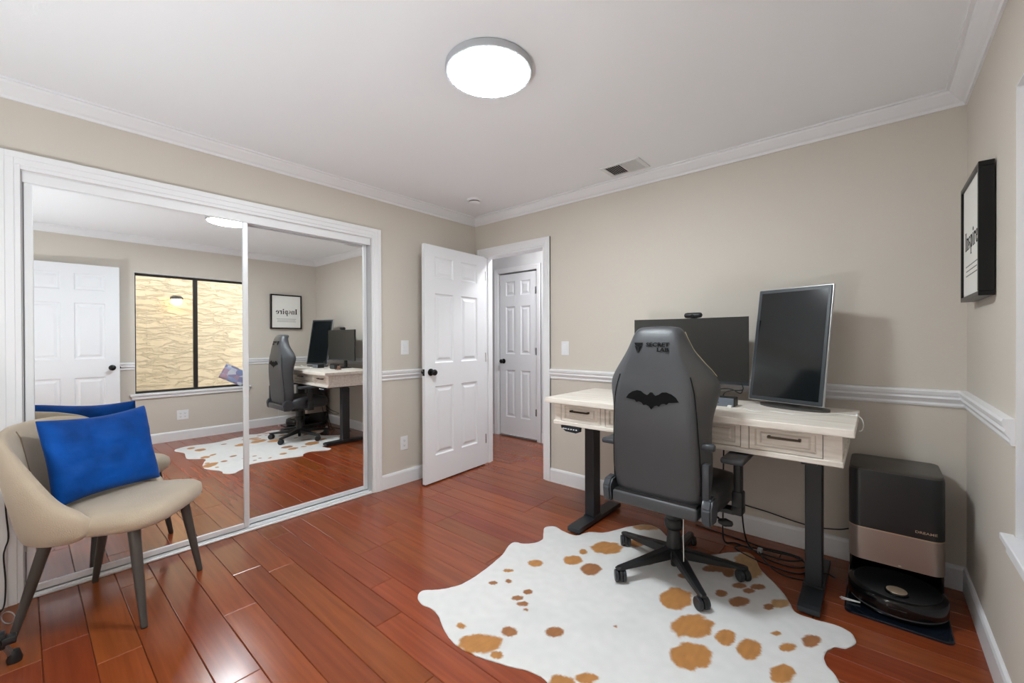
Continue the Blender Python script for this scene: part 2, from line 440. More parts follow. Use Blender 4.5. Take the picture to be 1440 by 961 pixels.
def casing(name, axis, c, sgn, a0, a1, zt, w, label):
    """door casing of three pieces with a stepped profile"""
    bm = B()
    def piece(p0, p1, q0, q1, t):   # p = along wall, q = z
        if axis == 'x': y = sorted((c, c + sgn * t)); box(bm, p0, p1, y[0], y[1], q0, q1, bev=.002)
        else: x = sorted((c, c + sgn * t)); box(bm, x[0], x[1], p0, p1, q0, q1, bev=.002)
    for t, i0, i1 in ((.011, 0, w), (.016, w * .25, w), (.020, w * .62, w)):
        piece(a0 - i1, a0 - i0, 0, zt + i0 * 0 + i1, t)
        piece(a1 + i0, a1 + i1, 0, zt + i1, t)
        piece(a0 - i0, a1 + i0, zt + i0, zt + i1, t)
    return struct(name, bm, WHITE, label)
casing('trim_8', 'y', XL, 1, CY0, CY1, CZ, .078, 'white casing around the mirrored closet')
casing('trim_9', 'x', YB, -1, DX0, DX1, DZ, .066, 'white casing around the open doorway')
casing('trim_10', 'x', HY, -1, HD0, HD1, HDZ, .062, 'white casing around the hall door')
casing('trim_11', 'y', XR, -1, RY0, RY1, DZ, .062, 'white casing of the doorway near the camera')
casing('trim_12', 'x', YB + .115, 1, DX0, DX1, DZ, .066, 'white casing on the hall side of the doorway')
# jambs
bm = B()
box(bm, DX0, DX0 + .018, YB - .001, YB + .116, 0, DZ); box(bm, DX1 - .018, DX1, YB - .001, YB + .116, 0, DZ); box(bm, DX0 + .018, DX1 - .018, YB - .001, YB + .116, DZ - .018, DZ)
box(bm, DX0 + .018, DX0 + .03, YB + .045, YB + .08, 0, DZ - .018); box(bm, DX1 - .03, DX1 - .018, YB + .045, YB + .08, 0, DZ - .018)
struct('trim_13', bm, WHITE, 'white jamb of the open doorway')
bm = B()
box(bm, XR - .001, XR + WT + .001, RY0, RY0 + .018, 0, DZ); box(bm, XR - .001, XR + WT + .001, RY1 - .018, RY1, 0, DZ); box(bm, XR - .001, XR + WT + .001, RY0 + .018, RY1 - .018, DZ - .018, DZ)
struct('trim_14', bm, WHITE, 'white jamb of the doorway near the camera')
# closet header fascia, jamb liners, floor track
bm = B()
box(bm, XL - .10, XL - .004, CY0, CY1, CZ - .005, CZ)
box(bm, XL - .026, XL - .006, CY0, CY1, CZ - .055, CZ - .005, bev=.002)
struct('trim_15', bm, WHITE, 'white fascia over the sliding mirrors')
bm = B()
box(bm, XL - .11, XL - .002, CY0, CY0 + .006, 0, CZ - .005); box(bm, XL - .11, XL - .002, CY1 - .006, CY1, 0, CZ - .005)
box(bm, XL - .11, XL - .03, CY0 + .006, CY1 - .006, CZ - .03, CZ - .005)
struct('trim_16', bm, mat('jamb_grey', srgb(190, 190, 192), .5), 'closet jamb liners')
bm = B()
box(bm, XL - .11, XL + .012, CY0 + .006, CY1 - .006, 0, .012, bev=.003)
for x in (XL - .005, XL - .048, XL - .094): box(bm, x - .004, x + .002, CY0 + .006, CY1 - .006, .012, .020)
struct('trim_17', bm, ALU, 'silver floor track of the mirrored closet')

# sliding mirrors
def mirror_door(y0, y1, xf_, label):
    z0, z1 = .022, CZ - .035
    t = thing('sliding_mirror_door', label, 'mirror door', (xf_, (y0 + y1) / 2, 0), 0, 'sliding mirror doors of the closet')
    fw = .032
    for (a, b, c, d) in ((y0, y0 + fw, z0, z1), (y1 - fw, y1, z0, z1)):
        obj('stile', bx(xf_ - .026, xf_, a, b, c, d, bev=.004, seg=2), ALU, t, world=True)
    obj('bottom_rail', bx(xf_ - .025, xf_ - .001, y0 + fw, y1 - fw, z0, z0 + .032, bev=.003), ALU, t, world=True)
    obj('top_rail', bx(xf_ - .025, xf_ - .001, y0 + fw, y1 - fw, z1 - .02, z1, bev=.003), ALU, t, world=True)
    obj('mirror_pane', bx(xf_ - .014, xf_ - .008, y0 + fw, y1 - fw, z0 + .032, z1 - .02), MIRROR, t, world=True)
    obj('backing_board', bx(xf_ - .024, xf_ - .0145, y0 + fw, y1 - fw, z0 + .032, z1 - .02), GPLAS, t, world=True)
mirror_door(CY0 + .008, .962, XL - .012, 'tall sliding mirror door behind the beige chair')
mirror_door(.925, CY1 - .008, XL - .056, 'tall sliding mirror door nearest the open white door')

# ------------------------------------------------------------------ six panel doors
def door_leaf(name, w, h, label, loc, rotz, knob_z=.945, panels=((.225, .82), (1.02, 1.62), (1.755, 1.935)), latch=True, hinges=0, stile=.115, mid=.10):
    t = .035; k = h / 2.03
    pw = (w - 2 * stile - mid) / 2
    xs = [0, stile, stile + pw, stile + pw + mid, w - stile, w]
    zs = [0] + [q * k for p in panels for q in p] + [h]
    bm = B()
    for i in range(5):
        for j in range(7):
            if i in (1, 3) and j in (1, 3, 5): continue
            for y in (-t / 2, t / 2):
                bm.faces.new([bm.verts.new((x, y, z)) for x, z in ((xs[i], zs[j]), (xs[i + 1], zs[j]), (xs[i + 1], zs[j + 1]), (xs[i], zs[j + 1]))])
    for a, b in (((0, 0), (w, 0)), ((w, 0), (w, h)), ((w, h), (0, h)), ((0, h), (0, 0))):
        bm.faces.new([bm.verts.new((p[0], y, p[1])) for p, y in ((a, -t / 2), (b, -t / 2), (b, t / 2), (a, t / 2))])
    bmesh.ops.remove_doubles(bm, verts=bm.verts, dist=1e-5)
    d = struct(name, bm, WDOOR, label); d.location = loc; d.rotation_euler = (0, 0, rotz)
    for ci in (1, 3):
        for j in (1, 3, 5):
            bm = B(); x0, x1, z0, z1 = xs[ci], xs[ci + 1], zs[j], zs[j + 1]
            for s in (-1, 1):
                rings = []
                for ins, dep in ((0, 0), (.010, .009), (.024, .010), (.046, .002)):
                    rings.append([bm.verts.new((x, s * (t / 2 - dep), z)) for x, z in ((x0 + ins, z0 + ins), (x1 - ins, z0 + ins), (x1 - ins, z1 - ins), (x0 + ins, z1 - ins))])
                for a, b in zip(rings, rings[1:]):
                    for q in range(4): bm.faces.new((a[q], a[(q + 1) % 4], b[(q + 1) % 4], b[q]))
                bm.faces.new(rings[-1])
            obj('panel', bm, WDOOR, d)
    for s in (-1, 1):
        bm = B()
        lathe(bm, [(.0, 0), (.031, 0), (.031, .006), (.024, .010), (.011, .013), (.011, .03), (.020, .036), (.026, .046), (.026, .055), (.020, .064), (0, .067)], 20,
              mtx=Matrix.Rotation(-s * PI / 2, 4, 'X'), at=(w - .062, s * t / 2, knob_z))
        obj('knob', bm, BLACKM, d, smooth=True, autosmooth=50)
    if latch:
        obj('latch_plate', bx(w - .0005, w + .0012, -.0125, .0125, knob_z - .028, knob_z + .028), BLACKM, d)
        obj('latch_bolt', bx(w + .0012, w + .011, -.007, .007, knob_z - .009, knob_z + .009, bev=.002), BLACKM, d)
    for z in (.22, 1.02, 1.82)[:hinges] if hinges else ():
        pass
    return d
ang = math.atan2(2.205 - 2.985, -2.893 - -2.945)
d1 = door_leaf('door_1', .775, 2.03, 'white six-panel bedroom door standing open against the beige wall', (-2.930, 2.975, .012), ang)
for z in (.2, 1.0, 1.8):
    bm = B(); lathe(bm, [(.007, 0), (.007, .09)], 10, at=(-.008, .012, z)); box(bm, -.006, .0, -.017, .012, z, z + .09); obj('hinge', bm, CHROME, d1)
d2 = door_leaf('door_2', HD1 - HD0 - .03, 2.035, 'white six-panel closed door across the hall', (HD1 - .015, HY + .03, .022), PI, knob_z=.93, latch=False, stile=.10, mid=.09)
for z in (.28, 1.02, 1.76):
    bm = B(); lathe(bm, [(.007, 0), (.007, .085)], 10, at=(-.006, .020, z)); box(bm, -.003, .024, .0176, .0195, z, z + .085); obj('hinge', bm, CHROME, d2)
d3 = door_leaf('door_3', .81, 2.04, 'white six-panel door swung flat against the window wall', (.300, -.09, .012), math.radians(90 + 3.0), knob_z=.92)

# ------------------------------------------------------------------ window
bm = B()
xf0, xf1 = XR + .085, XR + .125
for a in ((WY0, WY1, WZ0 + .01, WZ0 + .035), (WY0, WY1, WZ1 - .028, WZ1), (WY0, WY0 + .024, WZ0 + .035, WZ1 - .028), (WY1 - .024, WY1, WZ0 + .035, WZ1 - .028)):
    box(bm, xf0, xf1, *a)
win = struct('window_1', bm, BRONZE, 'dark framed sliding window looking onto stucco')
YM = 1.455
obj('meeting_rail', bx(xf0 - .008, xf1 - .005, YM - .022, YM + .022, WZ0 + .035, WZ1 - .028, bev=.003), BRONZE, win)
obj('pane', bx(xf0 + .022, xf0 + .026, WY0 + .024, YM - .022, WZ0 + .035, WZ1 - .028), GCLEAR, win)
obj('pane', bx(xf0 + .010, xf0 + .014, YM + .022, WY1 - .024, WZ0 + .035, WZ1 - .028), GCLEAR, win)
bm = B(); box(bm, XR - .030, XR + .13, WY0 - .045, WY1 + .028, WZ0 - .012, WZ0 + .010, bev=.004, seg=2); box(bm, XR - .018, XR, WY0 - .03, WY1 + .015, WZ0 - .05, WZ0 - .012, bev=.004)
obj('sill', bm, WHITE, win)
bm = B()
box(bm, XR + .0005, XR + WT, WY1 - .003, WY1 + .0, WZ0 + .01, WZ1); box(bm, XR + .0005, XR + WT, WY0, WY0 + .003, WZ0 + .01, WZ1); box(bm, XR + .0005, XR + WT, WY0 + .003, WY1 - .003, WZ1 - .003, WZ1)
struct('trim_18', bm, WHITE, 'white window reveal')

# outside the window
struct('wall_outside', bx(2.0, 2.15, -1.5, 5.2, -.3, 3.3), STUC, 'cream stucco wall outside the window')
struct('ground_outside', bx(XR + WT, 2.0, WY0 - .25, 5.2, -.3, -.1), CONC, 'concrete strip outside the window')

lampw = thing('outdoor_wall_lamp', 'small lit globe lamp on the stucco wall outside the window', 'lamp', (2.0, 1.55, 1.83))
bm = B(); lathe(bm, [(.0, .0), (.055, .0), (.055, .012), (.03, .03), (.03, .075), (.0, .078)], 20, mtx=Matrix.Rotation(-PI / 2, 4, 'Y'), at=(0, 0, .04)); obj('mount', bm, BRONZE, lampw, smooth=True, autosmooth=40)
bm = B(); lathe(bm, [(0, .055), (.05, .05), (.078, .03), (.082, .0), (.075, .0), (0, .03)], 24, at=(-.085, 0, .03)); obj('cap', bm, BRONZE, lampw, smooth=True, autosmooth=40)
bm = B(); bmesh.ops.create_uvsphere(bm, u_segments=20, v_segments=12, radius=.07); bmesh.ops.translate(bm, vec=(-.085, 0, .005), verts=bm.verts); obj('globe', bm, BULB, lampw, smooth=True)

# ------------------------------------------------------------------ ceiling fixtures
cl = thing('ceiling_light', 'round flush ceiling light with glowing white diffuser and grey rim', 'ceiling light', (-1.296, 1.354, ZC))
bm = B(); lathe(bm, [(.0, 0), (.186, 0), (.191, -.004), (.191, -.026), (.187, -.032), (.178, -.032), (.176, -.028), (0, -.028)], 64); obj('rim', bm, RIM, cl, smooth=True, autosmooth=40)
bm = B(); lathe(bm, [(0, -.0285), (.176, -.0285), (.176, -.033), (.166, -.037), (0, -.039)], 64); obj('diffuser', bm, DIFF, cl, smooth=True, autosmooth=40)
hl = thing('hall_ceiling_light', 'round flush light on the hall ceiling', 'ceiling light', (-2.42, 3.52, ZC))
bm = B(); lathe(bm, [(0, 0), (.15, 0), (.15, -.03), (.14, -.035), (0, -.03)], 32); obj('rim', bm, RIM, hl, smooth=True, autosmooth=40)
bm = B(); lathe(bm, [(0, -.031), (.138, -.036), (.12, -.06), (0, -.07)], 32); obj('diffuser', bm, DIFFH, hl, smooth=True)

sd = thing('smoke_detector', 'small round white smoke detector on the ceiling near the corner', 'smoke detector', (-2.62, 2.55, ZC))
bm = B(); lathe(bm, [(0, 0), (.062, 0), (.062, -.012), (.055, -.018), (0, -.018)], 28); obj('base', bm, WHITE, sd, smooth=True, autosmooth=40)
bm = B(); lathe(bm, [(0, -.018), (.046, -.018), (.046, -.026), (0, -.026)], 28); obj('grille_gap', bm, DARK, sd, smooth=True, autosmooth=40)
bm = B(); lathe(bm, [(0, -.026), (.05, -.026), (.046, -.036), (.03, -.042), (0, -.043)], 28); obj('dome', bm, WHITE, sd, smooth=True, autosmooth=40)

vt = thing('air_vent', 'rectangular white ceiling air vent with louvres above the desk wall', 'vent', (-1.335, 2.765, ZC))
bm = B()
for a in ((-.145, .145, -.098, -.078), (-.145, .145, .078, .098), (-.145, -.118, -.078, .078), (.118, .145, -.078, .078), (-.006, .006, -.078, .078)): box(bm, a[0], a[1], a[2], a[3], -.008, 0)
obj('frame', bm, GREYPL, vt)
obj('duct', bx(-.118, .118, -.078, .078, -.0012, -.0002), DARK, vt)
for half, s in ((-1, 1), (1, -1)):
    for i in range(7):
        x = half * (.012 + (i + .5) * .0152)
        bm = bx(-.0075, .0075, -.078, .078, -.0006, .0006, mtx=Matrix.Translation((x, 0, -.008)) @ Matrix.Rotation(s * math.radians(38), 4, 'Y'))
        obj('louvre', bm, GREYPL, vt)

# ------------------------------------------------------------------ wall plates
def plate(name, kind, label, cat, loc, rot, w=.074, h=.118):
    """local: x along wall, y out of wall (-y), z up"""
    t = thing(name, label, cat, loc, rot)
    obj('plate', bx(-w / 2, w / 2, -.006, 0, -h / 2, h / 2, bev=.003, seg=2), WHITE, t)
    n = 2 if w > .1 else 1
    for i in range(n):
        cx = 0 if n == 1 else (-.023 + .046 * i)
        if kind == 'switch':
            obj('rocker', bx(cx - .0165, cx + .0165, -.0105, -.006, -.033, .033, bev=.0025), WHITE, t)
        else:
            for z in (-.02, .02):
                f = obj('receptacle', bx(cx - .0165, cx + .0165, -.0085, -.006, z - .0145, z + .0145, bev=.002), WHITE, t)
                bm = B(); box(bm, cx - .0072, cx - .0052, -.0088, -.0084, z - .004, z + .006); box(bm, cx + .0052, cx + .0072, -.0088, -.0084, z - .004, z + .005); box(bm, cx - .002, cx + .002, -.0088, -.0084, z - .010, z - .006)
                obj('slots', bm, DARK, f)
plate('light_switch', 'switch', 'white rocker light switch between the closet and the open door', 'switch', (XL, 2.150, 1.167), PI / 2, w=.078, h=.122)
plate('light_switch', 'switch', 'white rocker light switch on the desk wall by the doorway', 'switch', (-1.989, YB, 1.157), 0)
plate('wall_outlet', 'outlet', 'white wall outlet low between the closet and the open door', 'outlet', (XL, 2.139, .348), PI / 2)
plate('wall_outlet', 'outlet', 'white double wall outlet under the window seen in the mirror', 'outlet', (XR, 1.30, .31), -PI / 2, w=.118)

# ------------------------------------------------------------------ framed print "Inspire"
pf = thing('framed_print', 'black framed print reading Inspire on the window wall', 'picture', (XR - .004, 2.545, 1.645), -PI / 2)
# local x -> world -y, local -y -> world -x (into the room)
pw_, ph_ = .43, .50
bm = B(); f_ = .018; D_ = .042
for a in ((-pw_ / 2, pw_ / 2, -ph_ / 2, -ph_ / 2 + f_), (-pw_ / 2, pw_ / 2, ph_ / 2 - f_, ph_ / 2), (-pw_ / 2, -pw_ / 2 + f_, -ph_ / 2 + f_, ph_ / 2 - f_), (pw_ / 2 - f_, pw_ / 2, -ph_ / 2 + f_, ph_ / 2 - f_)):
    box(bm, a[0], a[1], -D_, 0, a[2], a[3], bev=.0015)
obj('frame', bm, BLACKM, pf)
obj('backing', bx(-pw_ / 2 + f_, pw_ / 2 - f_, -.012, -.002, -ph_ / 2 + f_, ph_ / 2 - f_), BPLAS, pf)
pr = obj('print', bx(-pw_ / 2 + f_, pw_ / 2 - f_, -.034, -.012, -ph_ / 2 + f_, ph_ / 2 - f_), PAPER, pf)
def lett():
    """bold high-contrast serif 'Inspire' drawn as flat shapes; x height 1"""
    bm = B(); I = Matrix.Identity(4)
    def rect(x0, x1, y0, y1): prism(bm, [(x0, y0), (x1, y0), (x1, y1), (x0, y1)], I, .01)
    def ring(cx, cy, rx, ry, ix, iy, a0=0, a1=360, n=24):
        aa = [math.radians(a0 + (a1 - a0) * i / n) for i in range(n + 1)]
        for p, q in zip(aa, aa[1:]):
            prism(bm, [(cx + ix * math.cos(p), cy + iy * math.sin(p)), (cx + rx * math.cos(p), cy + ry * math.sin(p)), (cx + rx * math.cos(q), cy + ry * math.sin(q)), (cx + ix * math.cos(q), cy + iy * math.sin(q))], I, .01)
    x = 0
    rect(.12, .42, 0, 1.5); rect(0, .54, 0, .07); rect(0, .54, 1.43, 1.5); x = .66            # I
    rect(x + .1, x + .34, 0, 1); rect(x, x + .44, 0, .06); rect(x, x + .2, .94, 1)               # n
    rect(x + .62, x + .86, 0, .66); rect(x + .54, x + .96, 0, .06); ring(x + .60, .66, .26, .36, .06, .26, 0, 150); x += 1.06
    ring(x + .32, .72, .30, .29, .12, .20, 20, 270); ring(x + .32, .28, .31, .29, .12, .20, -90, 180); x += .76   # s
    rect(x + .1, x + .34, -.5, 1); rect(x, x + .46, -.5, -.44); rect(x, x + .2, .94, 1); ring(x + .5, .5, .36, .52, .12, .44, -150, 150); x += 1.0   # p
    rect(x + .1, x + .34, 0, 1); rect(x, x + .44, 0, .06); rect(x, x + .2, .94, 1); ring(x + .22, 1.3, .16, .16, 0, 0); x += .56   # i
    rect(x + .1, x + .34, 0, 1); rect(x, x + .46, 0, .06); rect(x, x + .2, .94, 1); ring(x + .5, .72, .2, .3, .06, .22, 30, 170); ring(x + .62, .84, .12, .12, 0, 0); x += .82   # r
    ring(x + .42, .5, .40, .52, .14, .44, 0, 325); rect(x + .2, x + .82, .50, .57); x += .9         # e
    return bm, x
bm, wl = lett()
s_ = .30 / wl
xf(bm, basis((-.15, -.0342, -.035), (s_, 0, 0), (0, 0, s_), (0, -.05, 0)))
obj('lettering', bm, INK, pr)
bm = B()
for i, (z, w) in enumerate(((-.105, .27), (-.125, .25), (-.145, .26))): box(bm, -w / 2, w / 2, -.0346, -.0342, z - .0022, z + .0022)
obj('small_print', bm, INKG, pr)

# ------------------------------------------------------------------ cowhide rug
OUT = [(-1.648,1.222),(-1.683,1.255),(-1.680,1.288),(-1.644,1.322),(-1.605,1.374),(-1.579,1.441),(-1.577,1.533),(-1.591,1.648),(-1.619,1.788),(-1.660,1.890),(-1.662,1.944),(-1.610,1.966),(-1.565,2.020),(-1.555,2.085),(-1.600,2.155),(-1.640,2.228),(-1.600,2.280),(-1.518,2.262),(-1.425,2.262),(-1.388,2.355),(-1.318,2.402),(-1.278,2.476),(-1.225,2.600),(-1.160,2.690),(-1.085,2.702),(-1.00,2.63),(-.92,2.54),(-.863,2.507),(-.802,2.525),(-.761,2.535),(-.706,2.567),(-.643,2.645),(-.570,2.712),(-.521,2.690),(-.471,2.577),(-.428,2.515),(-.391,2.472),(-.337,2.393),(-.300,2.318),(-.270,2.262),(-.200,2.262),(-.135,2.276),(-.083,2.262),(-.063,2.216),(-.069,2.174),(-.094,2.131),(-.125,2.112),(-.144,2.074),(-.152,2.02),(-.142,1.974),(-.114,1.935),(-.090,1.86),(-.10,1.72),(-.16,1.58),(-.17,1.42),(-.14,1.25),(-.20,1.13),(-.30,1.105),(-.46,1.15),(-.62,1.13),(-.76,1.115),(-.84,1.165),(-.897,1.228),(-.965,1.228),(-1.037,1.199),(-1.102,1.176),(-1.185,1.15),(-1.269,1.138),(-1.343,1.149),(-1.42,1.178),(-1.483,1.209),(-1.544,1.219),(-1.593,1.211)]
SP = [(-1.215,1.208,.07,.06,.04,-.04,0),(-1.123,1.203,.02,.017,.014,-.015,0),(-1.352,1.228,.017,.014,.014,-.013,0),(-1.172,1.335,.027,.023,.021,-.023,1),(-1.024,1.459,.033,.027,.019,-.027,1),(-1.247,1.516,.023,.02,.012,-.015,1),(-1.286,1.602,.018,.015,.014,-.017,1),(-1.293,1.533,.022,.019,.012,-.013,1),(-1.207,1.493,.009,.008,.006,-.007,1),(-1.417,1.61,.016,.013,.012,-.013,1),(-1.467,1.548,.018,.015,.012,-.013,1),(-1.483,1.684,.021,.019,.011,-.013,0),(-1.418,1.84,.034,.028,.021,-.028,0),(-1.28,1.999,.042,.036,.027,-.042,0),(-1.283,2.113,.019,.016,.016,-.026,0),(-1.203,2.242,.073,.061,.037,-.068,0),(-1.156,1.979,.044,.037,.032,-.055,1),(-1.094,2.415,.037,.032,.022,-.047,0),(-.962,2.275,.028,.024,.025,-.058,1),(-.72,2.022,.063,.054,.031,-.087,0),(-.597,1.866,.073,.062,.026,-.081,0),(-.547,1.69,.066,.055,.024,-.075,0),(-.469,1.887,.034,.029,.013,-.052,0),(-.381,1.878,.04,.034,.013,-.065,0),(-.644,2.476,.055,.047,.019,-.073,1),(-.671,2.4,.034,.029,.01,-.035,1),(-.588,2.429,.025,.02,.014,-.056,1),(-.567,2.201,.024,.021,.008,-.032,1),(-.486,2.187,.038,.033,.01,-.044,1),(-.516,2.331,.028,.024,.007,-.028,1),(-.443,2.378,.03,.025,.006,-.029,1),(-.472,2.31,.025,.021,.005,-.024,1),(-.338,2.294,.036,.03,.006,-.04,2),(-.373,2.229,.019,.016,.005,-.028,1),(-.318,2.05,.017,.014,.003,-.017,0),(-.267,1.988,.027,.023,.004,-.028,0),(-.2,2.092,.031,.026,.004,-.044,1),(-.26,1.821,.037,.032,.008,-.054,0),(-.523,2.579,.072,.062,.033,-.161,2),(-1.135,2.659,.07,.059,.018,-.042,2),(-.757,2.239,.022,.018,.009,-.026,1),(-.797,1.332,.032,.028,.013,-.021,0),(-.844,1.655,.007,.005,.004,-.008,1),(-.745,2.506,.044,.037,.014,-.046,1),
      (-.847,1.256,.05,.02,.02,-.04,0),(-.45,1.30,.06,.02,.02,-.05,0),(-.35,1.55,.03,.01,.01,-.03,1),(-.28,1.25,.05,.01,.01,-.04,0)]
def build_rug():
    loop = [p.to_2d() for p in catmull([(x, y, 0) for x, y in OUT], 4, True)]
    out = []
    for i, p in enumerate(loop):
        nn = mnoise.noise(Vector((p.x * 40, p.y * 40, 3))) * .003
        out.append(Vector((p.x + nn, p.y - nn)))
    n = len(out); g = .0085
    from bisect import bisect
    pts = list(out); 
    y = 1.09
    row = 0
    while y < 2.73:
        xs = []
        for i in range(n):
            a, b = out[i], out[(i + 1) % n]
            if (a.y > y) != (b.y > y): xs.append(a.x + (y - a.y) / (b.y - a.y) * (b.x - a.x))
        xs.sort()
        for x0, x1 in zip(xs[::2], xs[1::2]):
            x = (math.floor(x0 / g) + 1) * g + (g / 2 if row % 2 else 0)
            while x < x1 - .004:
                if x > x0 + .004: pts.append(Vector((x, y)))
                x += g
        y += g * .87; row += 1
    vs, es, fs, ov, _, _ = mgeo.delaunay_2d_cdt(pts, [(i, (i + 1) % n) for i in range(n)], [], 0, 1e-6)
    src = {}
    for i_, lst in enumerate(ov):
        for q in lst: src[q] = i_
    bset = {src[i] for i in range(n)}
    def inside(x, y):
        c = False
        for i in range(n):
            a, b = out[i], out[(i + 1) % n]
            if (a.y > y) != (b.y > y) and x < a.x + (y - a.y) / (b.y - a.y) * (b.x - a.x): c = not c
        return c
    fs = [f for f in fs if not (f[0] in bset and f[1] in bset and f[2] in bset) or inside(sum(vs[q].x for q in f) / 3, sum(vs[q].y for q in f) / 3)]
    COLS = [srgb(176, 119, 58)[:3], srgb(150, 96, 52)[:3], srgb(190, 146, 96)[:3]]
    inv = []
    for cx, cy, ax, ay, bx_, by, kk in SP:
        det = ax * by - bx_ * ay; inv.append((cx, cy, by / det, -bx_ / det, -ay / det, ax / det, kk, max(abs(ax) + abs(bx_), abs(ay) + abs(by)) * 1.5))
    me_v = []; cols = []
    for v in vs:
        p3 = Vector((v.x, v.y, 0))
        z = .0045 + .0015 * (mnoise.noise(p3 * 3.0) + .5 * mnoise.noise(p3 * 9))
        me_v.append((v.x, v.y, max(z, .003)))
        # ivory ground with a faint grey spine
        t = (v.x + .62) * .42 + (v.y - 1.9) * -.42      # distance across the spine line
        gr = max(0, 1 - abs(t) / .22) * max(0, .5 + mnoise.noise(p3 * 7)) * .35
        base = Vector((.70, .69, .675)).lerp(Vector((.44, .45, .48)), gr * .6)
        base *= 1 + .05 * mnoise.noise(p3 * 25)
        c = base
        for cx, cy, a, b, c_, d, kk, rad in inv:
            dx, dy = v.x - cx, v.y - cy
            if abs(dx) > rad or abs(dy) > rad: continue
            q = math.hypot(a * dx + b * dy, c_ * dx + d * dy)
            q += .20 * mnoise.noise(Vector((v.x * 26, v.y * 26, kk * 5.1))) + 0.07 * mnoise.noise(Vector((v.x * 70, v.y * 70, 1)))
            m = min(1, max(0, (1.02 - q) / .12))
            if m > 0:
                col = Vector(COLS[kk]) * (1 + .18 * mnoise.noise(Vector((v.x * 60, v.y * 20, 4))))
                c = c.lerp(col, m)
        cols.append((c.x, c.y, c.z, 1))
    nb = n; base_i = len(me_v)
    for i in range(n): me_v.append((me_v[src[i]][0], me_v[src[i]][1], .0006)); cols.append(cols[src[i]])
    faces = [tuple(f) for f in fs] + [(src[i], src[(i + 1) % n], base_i + (i + 1) % n, base_i + i) for i in range(n)]
    me = bpy.data.meshes.new('cowhide_rug'); me.from_pydata(me_v, [], faces); me.materials.append(HIDE)
    ca = me.color_attributes.new('hide', 'FLOAT_COLOR', 'POINT')
    ca.data.foreach_set('color', [q for c in cols for q in c])
    for p in me.polygons: p.use_smooth = True
    o = bpy.data.objects.new('cowhide_rug', me); C.objects.link(o)
    bm = B(); bm.from_mesh(me); bmesh.ops.recalc_face_normals(bm, faces=bm.faces); bm.to_mesh(me); bm.free()
    tag(o, 'white cowhide rug with tan brown spots under the gaming chair', 'rug')
build_rug()

# ------------------------------------------------------------------ desk
DKX0, DKX1, DKY0, DKY1, DKZ = -1.622, -.065, 2.205, 2.845, .862
dk = thing('standing_desk', 'whitewashed wooden standing desk with drawers and black steel legs', 'desk', ((DKX0 + DKX1) / 2, (DKY0 + DKY1) / 2, 0))
def dp(name, bm, m, parent=dk, **k):
    if parent is dk: return obj(name, bm, m, dk, world=True, **k)
    bmesh.ops.translate(bm, vec=-Vector(dk.location), verts=bm.verts)
    return obj(name, bm, m, parent, **k)
dp('tabletop', bx(DKX0, DKX1, DKY0, DKY1, DKZ - .034, DKZ, bev=.004, seg=2), DESKW)
ax0, ax1, ay0, ay1, az0, az1 = -1.588, -.103, 2.262, 2.82, .700, DKZ - .034
bm = B()
box(bm, ax0, ax1, ay0 - .012, ay1 + .01, az0 - .012, az0 + .012, bev=.003)            # bottom board, proud
box(bm, ax0 + .01, ax0 + .03, ay0 + .03, ay1, az0 + .012, az1); box(bm, ax1 - .03, ax1 - .01, ay0 + .03, ay1, az0 + .012, az1); box(bm, ax0 + .03, ax1 - .03, ay1 - .02, ay1, az0 + .012, az1)
dp('apron_box', bm, DESKW)
DR = [(-1.536, -1.251), (-1.222, -.494), (-.461, -.173)]
bm = B()
segs = [ax0 + .005] + [q for d in DR for q in d] + [ax1 - .005]
for i in range(0, len(segs), 2): dp('frame_stile', bx(segs[i], segs[i + 1], ay0, ay0 + .03, az0 + .012, az1), DESKW)
def handle(cx, y, z, w):
    bm = B()
    for s in (-1, 1): box(bm, cx + s * w / 2 - .0055, cx + s * w / 2 + .0055, y - .026, y, z - .0055, z + .0055, bev=.001)
    box(bm, cx - w / 2 - .004, cx + w / 2 + .004, y - .030, y - .021, z - .005, z + .005, bev=.0015)
    return bm
PULL = mat('dark_bronze_pull', srgb(66, 54, 42), .35, metal=.7)
for x0, x1 in DR:
    z0, z1 = az0 + .015, az1 - .003
    bm = B(); x0 += .003; x1 -= .003
    rings = []
    for ins, y in ((0, ay0 + .028), (0, ay0 + .002), (.022, ay0 + .002), (.028, ay0 + .014), (.042, ay0 + .014), (.052, ay0 + .006)):
        zi = min(ins, .9 * ins)
        rings.append([bm.verts.new((x, y, z)) for x, z in ((x0 + ins, z0 + zi * .72), (x1 - ins, z0 + zi * .72), (x1 - ins, z1 - zi * .72), (x0 + ins, z1 - zi * .72))])
    for a, b in zip(rings, rings[1:]):
        for q in range(4): bm.faces.new((a[q], a[(q + 1) % 4], b[(q + 1) % 4], b[q]))
    bm.faces.new(rings[-1]); bm.faces.new(rings[0][::-1])
    dr = dp('drawer', bm, DESKW)
    dp('handle', handle((x0 + x1) / 2, ay0 + .005, (z0 + z1) / 2 + .012, .118), PULL, dr)
